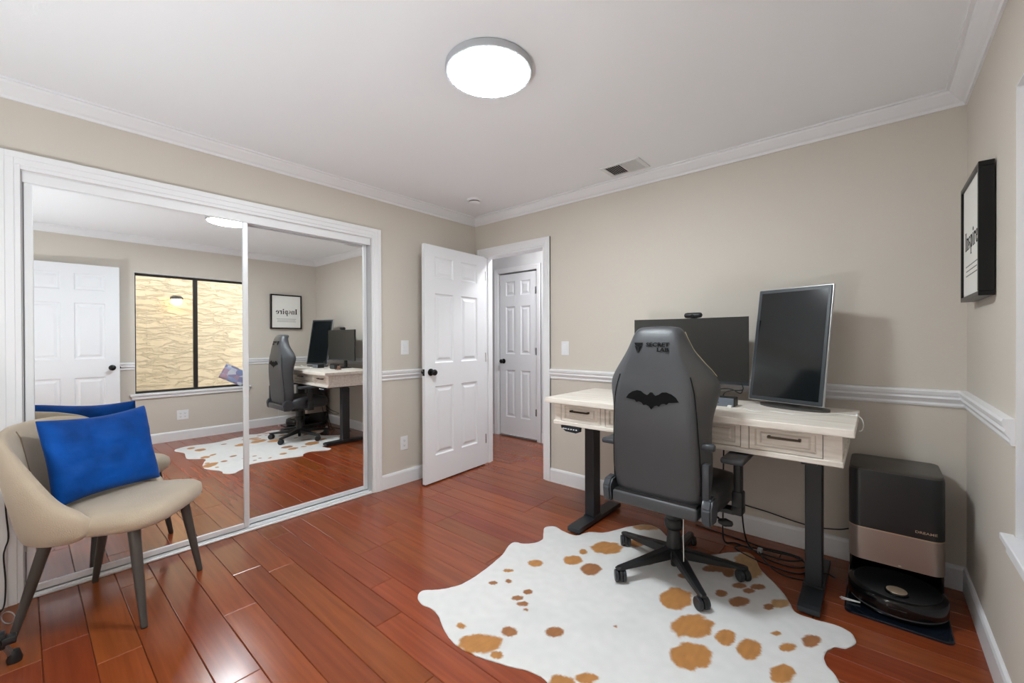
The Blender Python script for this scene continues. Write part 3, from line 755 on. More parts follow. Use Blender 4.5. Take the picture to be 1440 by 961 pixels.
for x in (-1.455, -.228):
    dp('lower_column', bx(x - .034, x + .034, 2.475, 2.565, .05, .66, bev=.004, seg=2), DESKLEG)
    dp('upper_column', bx(x - .029, x + .029, 2.482, 2.558, .66, .69, bev=.002), BPLAS)
    bm = B()
    fz = [(2.275, .012), (2.275, .034), (2.30, .040), (2.83, .040), (2.848, .034), (2.848, .012)]
    a = [bm.verts.new((x - .042, y, z)) for y, z in fz]; b = [bm.verts.new((x + .042, y, z)) for y, z in fz]
    bm.faces.new(a[::-1]); bm.faces.new(b)
    for i in range(6): bm.faces.new((a[i], a[(i + 1) % 6], b[(i + 1) % 6], b[i]))
    ft = dp('foot', bm, DESKLEG)
    bm = B(); box(bm, x - .042, x + .042, 2.475, 2.565, .040, .05)
    dp('foot_plate', bm, DESKLEG, ft)
    for y in (2.305, 2.81):
        bm = B(); lathe(bm, [(.016, .0002), (.016, .012)], 14, at=(x, y, 0)); dp('levelling_pad', bm, BPLAS, ft)
    dp('side_bracket', bx(x - .03, x + .03, 2.30, 2.78, .668, .688), DESKLEG)
dp('crossbar', bx(-1.42, -.26, 2.49, 2.55, .655, .688), DESKLEG)
cp_ = Vector((-1.44, 2.252, 0))
bm = B()
poly = [(-.07, .0), (.07, .0), (.07, -.026), (.045, -.036), (-.03, -.032), (-.066, -.014)]
prism(bm, poly, basis((-1.455, 2.246, .686), (1, 0, 0), (0, .2, 1), (0, 1, 0)), .022)
cpn = dp('control_panel', bm, NAVY)
bm = B()
for i in range(6): box(bm, -1.508 + i * .019, -1.498 + i * .019 + (.004 if i == 0 else 0), 2.2395, 2.2415, .667, .673)
dp('panel_marks', bm, WCABLE, cpn)

# ------------------------------------------------------------------ monitors
def tilt_thing(t, tilt):
    t.rotation_mode = 'XYZ'
# portrait monitor
pm = thing('portrait_monitor', 'large black monitor turned upright in portrait on the right of the desk', 'monitor', (-.366, 2.715, DKZ), math.radians(-19))
TM = Matrix.Translation((0, -.045, .03)) @ Matrix.Rotation(math.radians(-10.5), 4, 'X')
w_, h_ = .374, .634
bm = bx(-w_ / 2, w_ / 2, 0, .026, 0, h_, bev=.006, seg=2); xf(bm, TM); ps = obj('bezel', bm, BEZEL, pm)
bm = bx(-w_ / 2 - .003, w_ / 2 + .003, .004, .020, -.003, h_ + .003, bev=.002); xf(bm, TM); obj('silver_edge', bm, SILVER, ps)
bm = bx(-w_ / 2 + .019, w_ / 2 - .019, -.0012, .003, .021, h_ - .021); xf(bm, TM); obj('screen', bm, SCREEN, ps)
bm = bx(-.12, .12, .026, .05, .12, .48, bev=.015, seg=2); xf(bm, TM); obj('back_cover', bm, BPLAS, pm)
bm = B(); box(bm, -.03, .03, .085, .105, .01, .36, bev=.006); obj('stand_neck', bm, SILVER, pm)
bm = bx(-.02, .02, .035, .09, .30, .35); obj('neck_mount', bm, BPLAS, pm)
bm = B(); prism(bm, [(.17 * math.cos(a) , .085 * math.sin(a) ) for a in [2 * PI * i / 40 for i in range(40)]], Matrix.Translation((.03, .0, 0)), .011); obj('stand_base', bm, mat('stand_grey', srgb(86, 85, 83), .35, metal=.5), pm)
# landscape curved monitor
lm = thing('curved_monitor', 'wide black curved monitor behind the gaming chair', 'monitor', (-.910, 2.790, DKZ), math.radians(0))
def curved(x0, x1, z0, z1, y0, y1, n=16, R=1.8):
    bm = B(); rows = []
    for i in range(n + 1):
        x = x0 + (x1 - x0) * i / n; a = x / R
        rows.append([bm.verts.new((math.sin(a) * (R - y), -(R - R * math.cos(a)) + y * math.cos(a), z)) for y, z in ((y0, z0), (y1, z0), (y1, z1), (y0, z1))])
    for a, b in zip(rows, rows[1:]):
        for q in range(4): bm.faces.new((a[q], a[(q + 1) % 4], b[(q + 1) % 4], b[q]))
    bm.faces.new(rows[0]); bm.faces.new(rows[-1][::-1])
    return bm
lb = obj('bezel', curved(-.353, .353, .098, .503, 0, .022), BPLAS, lm)
obj('screen', curved(-.349, .349, .116, .499, -.001, .004), SCREEN2, lb)
obj('chin', curved(-.353, .353, .098, .114, -.004, .004), BEZEL, lb)
bm = B(); box(bm, -.14, .14, .02, .055, .18, .42, bev=.02, seg=2); obj('back_cover', bm, BPLAS, lm)
bm = B(); box(bm, -.028, .028, .02, .045, .008, .20, bev=.006); obj('stand_neck', bm, BPLAS, lm)
bm = B(); box(bm, -.13, .13, -.12, .05, 0, .01, bev=.004); obj('stand_base', bm, BPLAS, lm)
wc = thing('webcam', 'small oval black webcam perched on the curved monitor', 'webcam', (-.883, 2.800, DKZ + .5035))
bm = B(); lathe(bm, [(0, -.048), (.006, -.047), (.0125, -.042), (.0145, -.03), (.0145, .03), (.0125, .042), (.006, .047), (0, .048)], 16, axis='X', at=(0, -.004, .016)); bmesh.ops.scale(bm, vec=(1.15, 1.4, 1.2), verts=bm.verts); wb = obj('body', bm, BPLAS, wc, smooth=True, autosmooth=50)
bm = B(); lathe(bm, [(0, 0), (.009, 0), (.009, .004), (0, .005)], 16, mtx=Matrix.Rotation(PI / 2, 4, 'X'), at=(0, -.0245, .016)); obj('lens', bm, VGLOSS, wb)
bm = B(); box(bm, -.014, .014, -.014, .03, .0005, .006); box(bm, -.012, .012, .026, .032, -.04, .002); obj('clip', bm, BPLAS, wc)

# ------------------------------------------------------------------ small things on the desk
hb = thing('docking_box', 'small grey docking box on the desk beside the gaming chair', 'docking station', (-.66, 2.56, DKZ))
obj('body', bx(-.075, .075, -.03, .055, 0, .048, bev=.004, seg=2), BPLAS, hb)
obj('front_plate', bx(-.073, .072, -.0325, -.0298, .002, .046, bev=.001), mat('steel_blue_plate', srgb(112, 118, 128), .4), hb)
bm = B(); box(bm, -.03, -.022, -.0332, -.0322, .018, .023); box(bm, -.01, -.002, -.0332, -.0322, .018, .023); obj('ports', bm, DARK, hb)
bl = obj('white_adapter', bx(-.612, -.592, 2.495, 2.515, DKZ, DKZ + .012, bev=.002), WCABLE); tag(bl, 'tiny white adapter in front of the docking box', 'adapter')
kb = thing('desk_speaker', 'black desk speaker behind the gaming chair seen in the mirror', 'speaker', (-1.05, 2.60, DKZ))
bm = B(); box(bm, -.07, .07, -.035, .035, 0, .06, bev=.012, seg=3); obj('body', bm, BPLAS, kb)
obj('grille', bx(-.06, .06, -.0362, -.034, .01, .05, bev=.0008), GPLAS, kb)
wd = thing('wooden_block', 'small brown wooden stand between the monitors on the desk', 'desk stand', (-1.22, 2.56, DKZ))
bm = B(); box(bm, -.035, .035, -.025, .025, 0, .008); box(bm, -.035, .035, .0, .012, .008, .05, mtx=Matrix.Rotation(math.radians(-8), 4, 'X')); obj('body', bm, WIRE, wd)
def cable(name, pts, r, m, label, cat='cable', k=8):
    bm = B(); tube(bm, catmull(pts, k), r, 7); o = obj(name, bm, m, smooth=True); return tag(o, label, cat)
z = DKZ + .003
cable('charging_cable', [(-.53, 2.50, z), (-.47, 2.44, z), (-.40, 2.50, z), (-.30, 2.46, z), (-.19, 2.545, z), (-.13, 2.60, z), (-.09, 2.60, z), (-.068, 2.60, z + .001), (-.052, 2.602, z - .012), (-.045, 2.60, z - .04), (-.05, 2.595, z - .065), (-.061, 2.59, z - .07)], .0024, WCABLE, 'thin white charging cable hanging over the right desk edge')
obj_ = obj('cable_clip', bx(-.072, -.0645, 2.592, 2.612, DKZ, DKZ + .014, bev=.002), WCABLE); tag(obj_, 'small white cable clip on the right desk edge', 'clip')
cable('monitor_cable', [(-.60, 2.76, DKZ + .11), (-.58, 2.70, DKZ + .08), (-.63, 2.66, DKZ + .075), (-.66, 2.64, DKZ + .062), (-.665, 2.62, DKZ + .04)], .003, CABLE, 'short black cable behind the docking box')
cable('monitor_cable', [(-.59, 2.74, DKZ + .07), (-.59, 2.68, DKZ + .06), (-.64, 2.69, DKZ + .08), (-.70, 2.66, DKZ + .075), (-.72, 2.63, DKZ + .03)], .003, CABLE, 'looped black cable above the docking box')

# ------------------------------------------------------------------ gaming chair
GX, GY = -.815, 2.26
gc = thing('gaming_chair', 'charcoal leather gaming chair with bat emblem on its back at the desk', 'chair', (GX, GY, 0), math.radians(0))
def gp(name, bm, m, parent=gc, **k): return obj(name, bm, m, parent, **k)
# backrest: (z, panel half width, wing half width, back y, wing depth)
SEC = [(.470, .196, .214, -.262, .09), (.50, .210, .232, -.266, .10), (.58, .214, .246, -.272, .11), (.68, .213, .246, -.280, .115), (.78, .208, .242, -.288, .115), (.86, .204, .246, -.293, .12), (.93, .199, .264, -.295, .13),
       (.99, .191, .280, -.293, .14), (1.03, .183, .278, -.290, .14), (1.08, .166, .246, -.284, .125), (1.13, .148, .205, -.282, .105), (1.18, .132, .167, -.275, .09), (1.23, .120, .140, -.264, .08), (1.268, .110, .124, -.250, .07), (1.288, .096, .104, -.236, .055)]
def section(z, p, w, y, d):
    half = [(0, y), (p * .55, y + .001), (p * .90, y + .006), (p, y + .020), ((p + w) / 2 + .004, y + d * .5), (w, y + d * .88), (w - .008, y + d + .012), (w - .045, y + d + .014), (p * .72, y + .105), (p * .4, y + .095), (0, y + .092)]
    return [(x, yy, z) for x, yy in half] + [(-x, yy, z) for x, yy in half[-2:0:-1]]
bm = B(); rows = [[bm.verts.new(q) for q in section(*s)] for s in SEC]
n = len(rows[0])
for a, b in zip(rows, rows[1:]):
    for i in range(n): bm.faces.new((a[i], a[(i + 1) % n], b[(i + 1) % n], b[i]))
for ring, z_, sh in ((rows[0], .462, .96), (rows[-1], 1.298, .80)):
    cy_ = sum(v.co.y for v in ring) / n
    nr = [bm.verts.new((v.co.x * sh, cy_ + (v.co.y - cy_) * sh * .8, z_)) for v in ring]
    for i in range(n): bm.faces.new((ring[i], ring[(i + 1) % n], nr[(i + 1) % n], nr[i]))
    for i in range(n // 2 - 1 + 0):
        a_, b_ = i, i + 1; c_, d_ = (n - i - 1) % n, (n - i) % n
        q = [nr[a_], nr[b_], nr[c_], nr[d_]] if i else [nr[0], nr[1], nr[n - 1]]
        bm.faces.new(list(dict.fromkeys(q)))
    q = [nr[n // 2 - 1], nr[n // 2], nr[n // 2 + 1]]; bm.faces.new(q)
bk = gp('backrest', bm, LEATH, smooth=True); subsurf(bk, 2)
def backy(z):
    for a, b in zip(SEC, SEC[1:]):
        if a[0] <= z <= b[0]:
            t = (z - a[0]) / (b[0] - a[0]); return a[3] + (b[3] - a[3]) * t
    return SEC[-1][3]
def backp(z, i=1):
    for a, b in zip(SEC, SEC[1:]):
        if a[0] <= z <= b[0]:
            t = (z - a[0]) / (b[0] - a[0]); return a[i] + (b[i] - a[i]) * t
    return SEC[0][i]
# seams along both sides of the back panel
for s in (-1, 1):
    pts = [(s * backp(z) * 1.002, backy(z) + .017, z) for z in [.52 + .06 * i for i in range(10)]]
    bm = B(); tube(bm, catmull(pts, 3), .0022, 6); gp('seam', bm, INK, bk, smooth=True)
pts = [(backp(z, 2) - .004, backy(z) + backp(z, 4) + .008, z) for z in [1.06 + .03 * i for i in range(8)]]
bm = B(); tube(bm, catmull(pts, 3), .0013, 6); gp('gold_stitching', bm, GOLDT, bk, smooth=True)
# plain winged emblem, hugging the back
BATP = [(0, -.052), (.012, -.036), (.026, -.030), (.038, -.034), (.048, -.022), (.062, -.018), (.074, -.022), (.084, -.012), (.104, -.010), (.130, -.006), (.116, .014), (.096, .028), (.072, .036), (.052, .034), (.036, .022), (.020, .016), (.012, .022), (.006, .030), (0, .031)]
def on_back(bm, zc, lift=.0016):
    for v in bm.verts:
        z = zc + v.co.y; x = v.co.x; p = backp(z)
        q = min(1, abs(x) / p); yy = backy(z) + (.006 * (q / .9) ** 3)
        v.co = Vector((x, yy - lift + v.co.z, z))
    return bm
def flat_poly(poly, rows_=0):
    bm = B(); f = bm.faces.new([bm.verts.new((x, y, 0)) for x, y in poly]); bmesh.ops.triangulate(bm, faces=[f])
    r = bmesh.ops.extrude_face_region(bm, geom=bm.faces[:]); vs = [g for g in r['geom'] if isinstance(g, bmesh.types.BMVert)]
    bmesh.ops.translate(bm, vec=(0, 0, .0012), verts=vs); return bm
bm = flat_poly(BATP + [(-x, y) for x, y in BATP[-2:0:-1]])
gp('winged_emblem', on_back(bm, .950, .0030), INK, bk)
bm = text_bm('SECRET', .026, 1.28, .0006); xf(bm, Matrix.Translation((-.035, .004, 0)))
b2 = text_bm('LAB', .026, 1.28, .0006); xf(b2, Matrix.Translation((.019, -.020, 0))); me_ = bpy.data.meshes.new('x'); b2.to_mesh(me_); b2.free(); bm.from_mesh(me_); bpy.data.meshes.remove(me_)
gp('brand_lettering', on_back(bm, 1.196, .0045), INK, bk)
bm = B()
for poly in ([(-.098, .022), (-.052, .022), (-.057, .012), (-.075, .003), (-.093, .012)], [(-.095, .008), (-.077, -.001), (-.077, -.028)], [(-.055, .008), (-.073, -.001), (-.073, -.028)]):
    prism(bm, poly, Matrix.Identity(4), .0012)
gp('triangle_logo', on_back(bm, 1.196, .0045), INK, bk)
# lower bar and hinge covers
bm = B(); box(bm, -.212, .205, -.285, -.20, .405, .466, bev=.012, seg=3); gp('lower_back_bar', bm, LEATH, smooth=True, autosmooth=40)
bm = B(); box(bm, -.20, .20, -.275, -.21, .463, .475); gp('recline_strap', bm, BPLAS)
for s in (-1, 1):
    bm = B(); prism(bm, [(-.045, -.055), (.03, -.06), (.055, -.03), (.06, .03), (.03, .065), (-.03, .06), (-.055, .02)], basis((s * .222, -.235, .455), (0, 1, 0), (0, 0, 1), (s, 0, 0)), .044)
    bmesh.ops.bevel(bm, geom=[e for e in bm.edges if e.calc_face_angle(0) > .5], offset=.008, segments=2, affect='EDGES')
    gp('hinge_cover', bm, GPLAS, smooth=True, autosmooth=35)
    if s < 0: continue
    bm = B(); box(bm, s * .235 - .016, s * .235 + .016, -.262, -.222, .50, .67, bev=.008, seg=2, mtx=Matrix.Rotation(math.radians(0), 4, 'X')); gp('side_bracket', bm, GPLAS, smooth=True, autosmooth=40)
bm = B(); lathe(bm, [(0, 0), (.014, 0), (.018, .006), (.018, .05), (.014, .056), (0, .056)], 18, axis='X', at=(.212, -.235, .745)); gp('recline_knob', bm, GPLAS, smooth=True, autosmooth=40)
# seat
bm = B(); rows = []
for z_, ins in ((.405, .03), (.415, .008), (.45, 0), (.49, .0), (.515, .015), (.525, .06)):
    pts = []
    for i in range(32):
        a = 2 * PI * i / 32; ca, sa = math.cos(a), math.sin(a); e = .45
        pts.append(bm.verts.new(((.265 - ins) * math.copysign(abs(ca) ** e, ca), .03 + (.255 - ins) * math.copysign(abs(sa) ** e, sa), z_ + (.02 * abs(ca) ** 6 if z_ > .48 else 0))))
    rows.append(pts)
for a, b in zip(rows, rows[1:]):
    for i in range(32): bm.faces.new((a[i], a[(i + 1) % 32], b[(i + 1) % 32], b[i]))
bm.faces.new(rows[0][::-1]); bm.faces.new(rows[-1])
st = gp('seat', bm, LEATH2, smooth=True, autosmooth=60)
# mechanism, gas lift, star base
bm = B(); box(bm, -.09, .09, -.12, .12, .36, .405, bev=.01, seg=2); box(bm, -.20, .20, -.05, .06, .375, .405, bev=.006); gp('tilt_mechanism', bm, BPLAS, smooth=True, autosmooth=40)
bm = B(); tube(bm, [(.09, .02, .37), (.20, .0, .355), (.235, -.02, .345)], .005, 8); lathe(bm, [(0, -.035), (.012, -.03), (.02, 0), (.012, .03), (0, .035)], 12, axis='X', at=(.26, -.03, .342)); gp('tilt_lever', bm, BPLAS, smooth=True)
bm = B(); lathe(bm, [(0, .10), (.036, .10), (.040, .112), (.034, .215), (.030, .22), (.030, .225), (.044, .235), (.048, .25), (.048, .275), (.040, .285), (.044, .295), (.046, .34), (.036, .362), (0, .362)], 28); gp('gas_lift', bm, BPLAS, smooth=True, autosmooth=40)
bm = B(); lathe(bm, [(0, .03), (.014, .03), (.016, .035), (.018, .07), (.05, .082), (.056, .105), (.050, .128), (.042, .132), (0, .132)], 28); gp('hub', bm, BPLAS, smooth=True, autosmooth=40)
for deg in (-49, 22, 94, 165, 239):
    a = math.radians(deg); RM = Matrix.Rotation(a, 4, 'Z')
    bm = B(); rows = []
    for x, hw, z0, z1 in ((.035, .030, .082, .132), (.10, .027, .078, .122), (.20, .023, .073, .104), (.29, .020, .070, .090), (.335, .018, .068, .084), (.35, .012, .070, .080)):
        rows.append([bm.verts.new((x, y, z_)) for y, z_ in ((-hw, z0), (hw, z0), (hw, z1 - .006), (hw * .6, z1), (-hw * .6, z1), (-hw, z1 - .006))])
    for p, q in zip(rows, rows[1:]):
        for i in range(6): bm.faces.new((p[i], p[(i + 1) % 6], q[(i + 1) % 6], q[i]))
    bm.faces.new(rows[0][::-1]); bm.faces.new(rows[-1]); xf(bm, RM); gp('base_leg', bm, BPLAS)
    RC = RM @ Matrix.Translation((.328, 0, 0)) @ Matrix.Rotation(math.radians(131) + random.uniform(-.25, .25) - a, 4, 'Z')
    bm = B(); lathe(bm, [(.008, .045), (.008, .072)], 10)
    aa = [math.radians(-20 + 220 * i / 14) for i in range(15)]
    prism(bm, [(.033 * math.cos(q), .035 + .033 * math.sin(q)) for q in aa], basis((0, -.007, 0), (1, 0, 0), (0, 0, 1), (0, 1, 0)), .014)
    xf(bm, RC); cs = gp('caster', bm, BPLAS)
    for s in (-1, 1):
        bm = B(); lathe(bm, [(0, 0), (.026, 0), (.0295, .003), (.0295, .016), (.026, .019), (.018, .0195), (0, .017)], 20, mtx=Matrix.Rotation(-s * PI / 2, 4, 'X'), at=(0, s * .009, .0345)); xf(bm, RC); gp('wheel', bm, mat('caster_wheel', srgb(38, 41, 46), .35), cs, smooth=True, autosmooth=40)
# arms
for s in (-1, 1):
    bm = B(); box(bm, s * .31 - .024, s * .31 + .024, -.032, .032, .42, .50, bev=.008, seg=2); box(bm, min(s * .17, s * .30), max(s * .17, s * .30), -.035, .035, .388, .41, bev=.004)
    box(bm, s * .31 - .024, s * .31 + .024, -.035, .035, .388, .43, bev=.008, seg=2)
    ar = gp('armrest', bm, BPLAS, smooth=True, autosmooth=40)
    bm = B(); box(bm, s * .31 - .018, s * .31 + .018, -.026, .026, .49, .655, bev=.010, seg=2); gp('arm_post', bm, BPLAS, ar, smooth=True, autosmooth=40)
    bm = B(); box(bm, s * .31 - .050, s * .31 + .050, -.13, .13, .652, .681, bev=.012, seg=3); gp('arm_pad', bm, GPLAS, ar, smooth=True, autosmooth=40)
bm = B(); tube(bm, [(.118, -.20, .405), (.117, -.202, .30), (.118, -.2, .22), (.118, -.198, .17)], .0018, 6); wc_ = obj('white_cord', bm, WCABLE, gc, smooth=True); wc_['label'] = 'thin white cord hanging under the seat'

# ------------------------------------------------------------------ vacuum dock and robot
vd = thing('vacuum_dock', 'tall black and bronze robot vacuum docking station in the corner', 'vacuum dock', (.066, 2.72, 0))
def rrect(hx, y0, y1, rf, rb, n=8):
    """rounded rectangle, front (y0) corner radius rf, back rb"""
    pts = []
    for cx, cy, r, a0 in ((hx - rf, y0 + rf, rf, -90), (hx - rb, y1 - rb, rb, 0), (-hx + rb, y1 - rb, rb, 90), (-hx + rf, y0 + rf, rf, 180)):
        for i in range(n + 1):
            a = math.radians(a0 + 90 * i / n); pts.append((cx + r * math.cos(a), cy + r * math.sin(a)))
    return pts
def stack(layers):
    bm = B(); rows = [[bm.verts.new((x, y, z_)) for x, y in pts] for z_, pts in layers]; n = len(rows[0])
    for a, b in zip(rows, rows[1:]):
        for i in range(n): bm.faces.new((a[i], a[(i + 1) % n], b[(i + 1) % n], b[i]))
    bm.faces.new(rows[0][::-1]); bm.faces.new(rows[-1]); return bm
HXV = .169; F0, F1 = -.075, .235
obj('upper_body', stack([(.327, rrect(HXV, F0, F1, .05, .03)), (.585, rrect(HXV, F0, F1, .05, .03)), (.602, rrect(HXV - .002, F0 + .003, F1 - .002, .05, .03))]), VBLACK, vd, smooth=True, autosmooth=35)
obj('top_lid', stack([(.602, rrect(HXV - .003, F0 + .004, F1 - .003, .05, .03)), (.610, rrect(HXV - .004, F0 + .006, F1 - .004, .05, .03)), (.613, rrect(HXV - .009, F0 + .012, F1 - .008, .046, .03))]), mat('lid_grey', srgb(74, 70, 65), .38), vd, smooth=True, autosmooth=35)
obj('bronze_band', stack([(.172, rrect(HXV, F0, F1, .05, .03)), (.322, rrect(HXV, F0, F1, .05, .03))]), VBRON, vd, smooth=True, autosmooth=35)
obj('gold_line', stack([(.322, rrect(HXV + .0006, F0 - .0006, F1, .05, .03)), (.327, rrect(HXV + .0006, F0 - .0006, F1, .05, .03))]), VGOLD, vd, smooth=True, autosmooth=35)
bm = B(); box(bm, -HXV + .003, HXV - .003, .10, F1 - .003, .01, .172); box(bm, -HXV + .003, -HXV + .012, -.02, .10, .01, .172); box(bm, HXV - .012, HXV - .003, -.02, .10, .01, .172)
obj('bay', bm, VGLOSS, vd)
bm = stack([(0, rrect(.176, -.295, F1 - .001, .03, .03)), (.007, rrect(.176, -.295, F1 - .001, .03, .03)), (.010, rrect(.172, -.290, F1 - .004, .03, .03))]); obj('base_tray', bm, NAVY, vd)
bm = text_bm('DREAME', .0155, 1.25, .0002); xf(bm, basis((.068, F0 - .0004, .352), (1, 0, 0), (0, 0, 1), (0, -1, 0)))
for v in bm.verts:     # the lettering follows the rounded front corner
    if v.co.x > HXV - .05: v.co.y += .05 - math.sqrt(max(0, .05 ** 2 - (v.co.x - (HXV - .05)) ** 2))
obj('brand_lettering', bm, VGOLD, vd)
obj('status_light', bx(.012, .022, F0 - .0006, F0 + .001, .180, .1825), WCABLE, vd)
rv = thing('robot_vacuum', 'round black robot vacuum parked in its dock with a bronze disc on top', 'robot vacuum', (.07, 2.625, .010))
bm = B(); lathe(bm, [(0, .008), (.16, .008), (.170, .014), (.173, .024), (.173, .072), (.170, .082), (.160, .088), (0, .089)], 56); rb_ = obj('body', bm, VGLOSS, rv, smooth=True, autosmooth=40)
bm = B(); lathe(bm, [(0, .089), (.152, .089), (.150, .0905), (0, .0905)], 56); obj('top_plate', bm, VBLACK, rb_, smooth=True, autosmooth=30)
bm = B(); lathe(bm, [(0, .0905), (.041, .0905), (.041, .098), (.038, .101), (0, .101)], 32, at=(0, -.085, 0)); ld = obj('sensor_turret', bm, VGLOSS, rv, smooth=True, autosmooth=30)
bm = B(); lathe(bm, [(0, .101), (.036, .101), (.035, .1025), (0, .1025)], 32, at=(0, -.085, 0)); obj('bronze_disc', bm, VGOLD, ld, smooth=True, autosmooth=30)
bm = B()
for a0 in range(205, 336, 5):
    p, q = math.radians(a0), math.radians(a0 + 5)
    box_pts = [(.1738 * math.cos(p), .1738 * math.sin(p)), (.1738 * math.cos(q), .1738 * math.sin(q))]
    vsx = [bm.verts.new((x, y, z_)) for (x, y) in box_pts for z_ in (.022, .028)]
    bm.faces.new((vsx[0], vsx[2], vsx[3], vsx[1]))
bmesh.ops.solidify(bm, geom=bm.faces[:], thickness=.002); obj('bumper_line', bm, VGOLD if False else mat('bumper_grey', srgb(92, 92, 94), .35), rv)
bm = B(); box(bm, -.03, .03, -.1775, -.1715, .038, .058, bev=.002); box(bm, -.006, .006, -.1785, -.177, .052, .057); obj('front_sensor', bm, VGLOSS, rv)
for w in (-.4, 0, .4):
    pass
bm = B()
for da in (-.35, 0, .4): tube(bm, [(-.125, -.11, .008), (-.125 - .075 * math.cos(da), -.11 - .03 * math.sin(da) - .005, .0065)], [.003, .0012], 6)
obj('side_brush', bm, WCABLE, rv)

# ------------------------------------------------------------------ cables on the floor
cable('dock_power_cable', [(-.104, 2.93, .205), (-.16, 2.965, .170), (-.26, 2.975, .150), (-.36, 2.972, .155), (-.50, 2.93, .19), (-.62, 2.80, .25), (-.70, 2.68, .32), (-.73, 2.60, .45), (-.75, 2.56, .66)], .0035, CABLE, 'black power cable running along the wall to the vacuum dock')
ZF = .005
cable('floor_cable', [(-.60, 2.62, .66), (-.58, 2.66, .30), (-.575, 2.74, .08), (-.53, 2.76, ZF), (-.44, 2.70, ZF), (-.33, 2.70, ZF), (-.285, 2.76, ZF + .003), (-.34, 2.82, ZF + .006), (-.46, 2.80, ZF + .008), (-.60, 2.77, ZF + .006), (-.62, 2.72, ZF), (-.50, 2.655, ZF), (-.36, 2.63, ZF), (-.29, 2.66, ZF), (-.27, 2.74, ZF + .006)], .0042, CABLE, 'black cable looping down from the desk and coiled on the floor')
cable('floor_cable', [(-.66, 2.62, .66), (-.68, 2.68, .25), (-.69, 2.74, .03), (-.64, 2.80, ZF), (-.50, 2.745, ZF + .008), (-.38, 2.735, ZF + .010), (-.31, 2.80, ZF + .010), (-.37, 2.855, ZF), (-.50, 2.84, ZF), (-.60, 2.86, ZF), (-.75, 2.88, ZF), (-.90, 2.90, ZF)], .0042, CABLE, 'black cable lying in a flat loop below the desk')
cable('floor_cable', [(-.505, 2.735, ZF + .015), (-.475, 2.68, ZF + .008), (-.42, 2.615, ZF), (-.36, 2.58, ZF), (-.27, 2.60, ZF), (-.20, 2.64, .048), (-.16, 2.72, ZF)], .0035, CABLE, 'short black cable end crossing the right desk foot')
o = obj('cable_tie', bx(-.515, -.490, 2.74, 2.765, ZF + .004, ZF + .030, bev=.003), mat('tie_grey', srgb(168, 168, 164), .5)); tag(o, 'small grey cable tie around the floor cables', 'cable tie')

# ------------------------------------------------------------------ accent chair
AX, AY, AR = -2.715, .295, math.radians(-37.3)
ac = thing('accent_chair', 'beige upholstered accent chair with dark tapered legs by the mirror', 'chair', (AX, AY, 0), AR)
bm = B(); rows = []
def seatplan(ins, z_, n=40):
    pts = []
    for i in range(n):
        a = 2 * PI * i / n; ca, sa = math.cos(a), math.sin(a); e = .55
        x = (.262 - ins) * math.copysign(abs(ca) ** e, ca); y = .045 + (.245 - ins) * math.copysign(abs(sa) ** e, sa)
        x *= 1 - .10 * max(0, -(y - .05)) / .2
        pts.append((x, y, z_ + (.012 if y > .1 else 0) * (y - .1) / .2))
    return pts
for z_, ins in ((.408, .05), (.412, .022), (.425, .006), (.448, 0), (.474, .004), (.492, .022), (.503, .055), (.509, .11)):
    rows.append([bm.verts.new(p) for p in seatplan(ins, z_)])
n = 40
for a, b in zip(rows, rows[1:]):
    for i in range(n): bm.faces.new((a[i], a[(i + 1) % n], b[(i + 1) % n], b[i]))
bm.faces.new(rows[0][::-1]); bm.faces.new(rows[-1])
obj('seat', bm, BEIGE, ac, smooth=True, autosmooth=60)
PL = [(.252, .055, .435, .490), (.272, .02, .405, .525), (.280, -.055, .392, .585), (.270, -.145, .390, .735), (.228, -.222, .392, .835), (.148, -.262, .395, .868), (.06, -.276, .396, .876)]
path = PL + [(-x, y, a, b) for x, y, a, b in PL[::-1]]
cp = catmull([(x, y, 0) for x, y, a, b in path], 4); ca_ = catmull([(a, b, 0) for x, y, a, b in path], 4)
bm = B(); NV = 9; TH = .052
def shellpt(i, t, inner):
    p = cp[i]; z0, z1 = ca_[i].x, ca_[i].y
    z_ = z0 + (z1 - z0) * t
    tan = (cp[min(i + 1, len(cp) - 1)] - cp[max(i - 1, 0)]).normalized(); nrm = Vector((-tan.y, tan.x, 0))
    if nrm.dot(Vector((p.x, p.y - .1, 0))) < 0: nrm = -nrm
    flare = .10 * max(0, z_ - .46)
    bulge = .012 * math.sin(PI * min(1, t))
    edge = min(1, t * 8, (1 - t) * 8 + .12); endf = min(1, (i + .3) / 3, (len(cp) - 1 - i + .3) / 3)
    th = TH * (.35 + .65 * min(edge, endf))
    off = flare + (bulge if not inner else 0) - (th / 2 + TH / 2 if inner else TH / 2 - th / 2)
    q = p + nrm * off
    q = q + Vector((0, -.10 * max(0, z_ - .5), 0))
    return (q.x, q.y, z_)
TT = [0, .06, .16, .3, .45, .6, .75, .88, .96, 1.0]
O_ = [[bm.verts.new(shellpt(i, t, False)) for t in TT] for i in range(len(cp))]
I_ = [[bm.verts.new(shellpt(i, t, True)) for t in TT] for i in range(len(cp))]
for i in range(len(cp) - 1):
    for j in range(len(TT) - 1):
        bm.faces.new((O_[i][j], O_[i + 1][j], O_[i + 1][j + 1], O_[i][j + 1])); bm.faces.new((I_[i][j], I_[i][j + 1], I_[i + 1][j + 1], I_[i + 1][j]))
    bm.faces.new((O_[i][0], I_[i][0], I_[i + 1][0], O_[i + 1][0])); bm.faces.new((O_[i][-1], O_[i + 1][-1], I_[i + 1][-1], I_[i][-1]))
for i in (0, len(cp) - 1):
    for j in range(len(TT) - 1): bm.faces.new((O_[i][j], O_[i][j + 1], I_[i][j + 1], I_[i][j]))
sh = obj('backrest', bm, BEIGE, ac, smooth=True); subsurf(sh, 1)
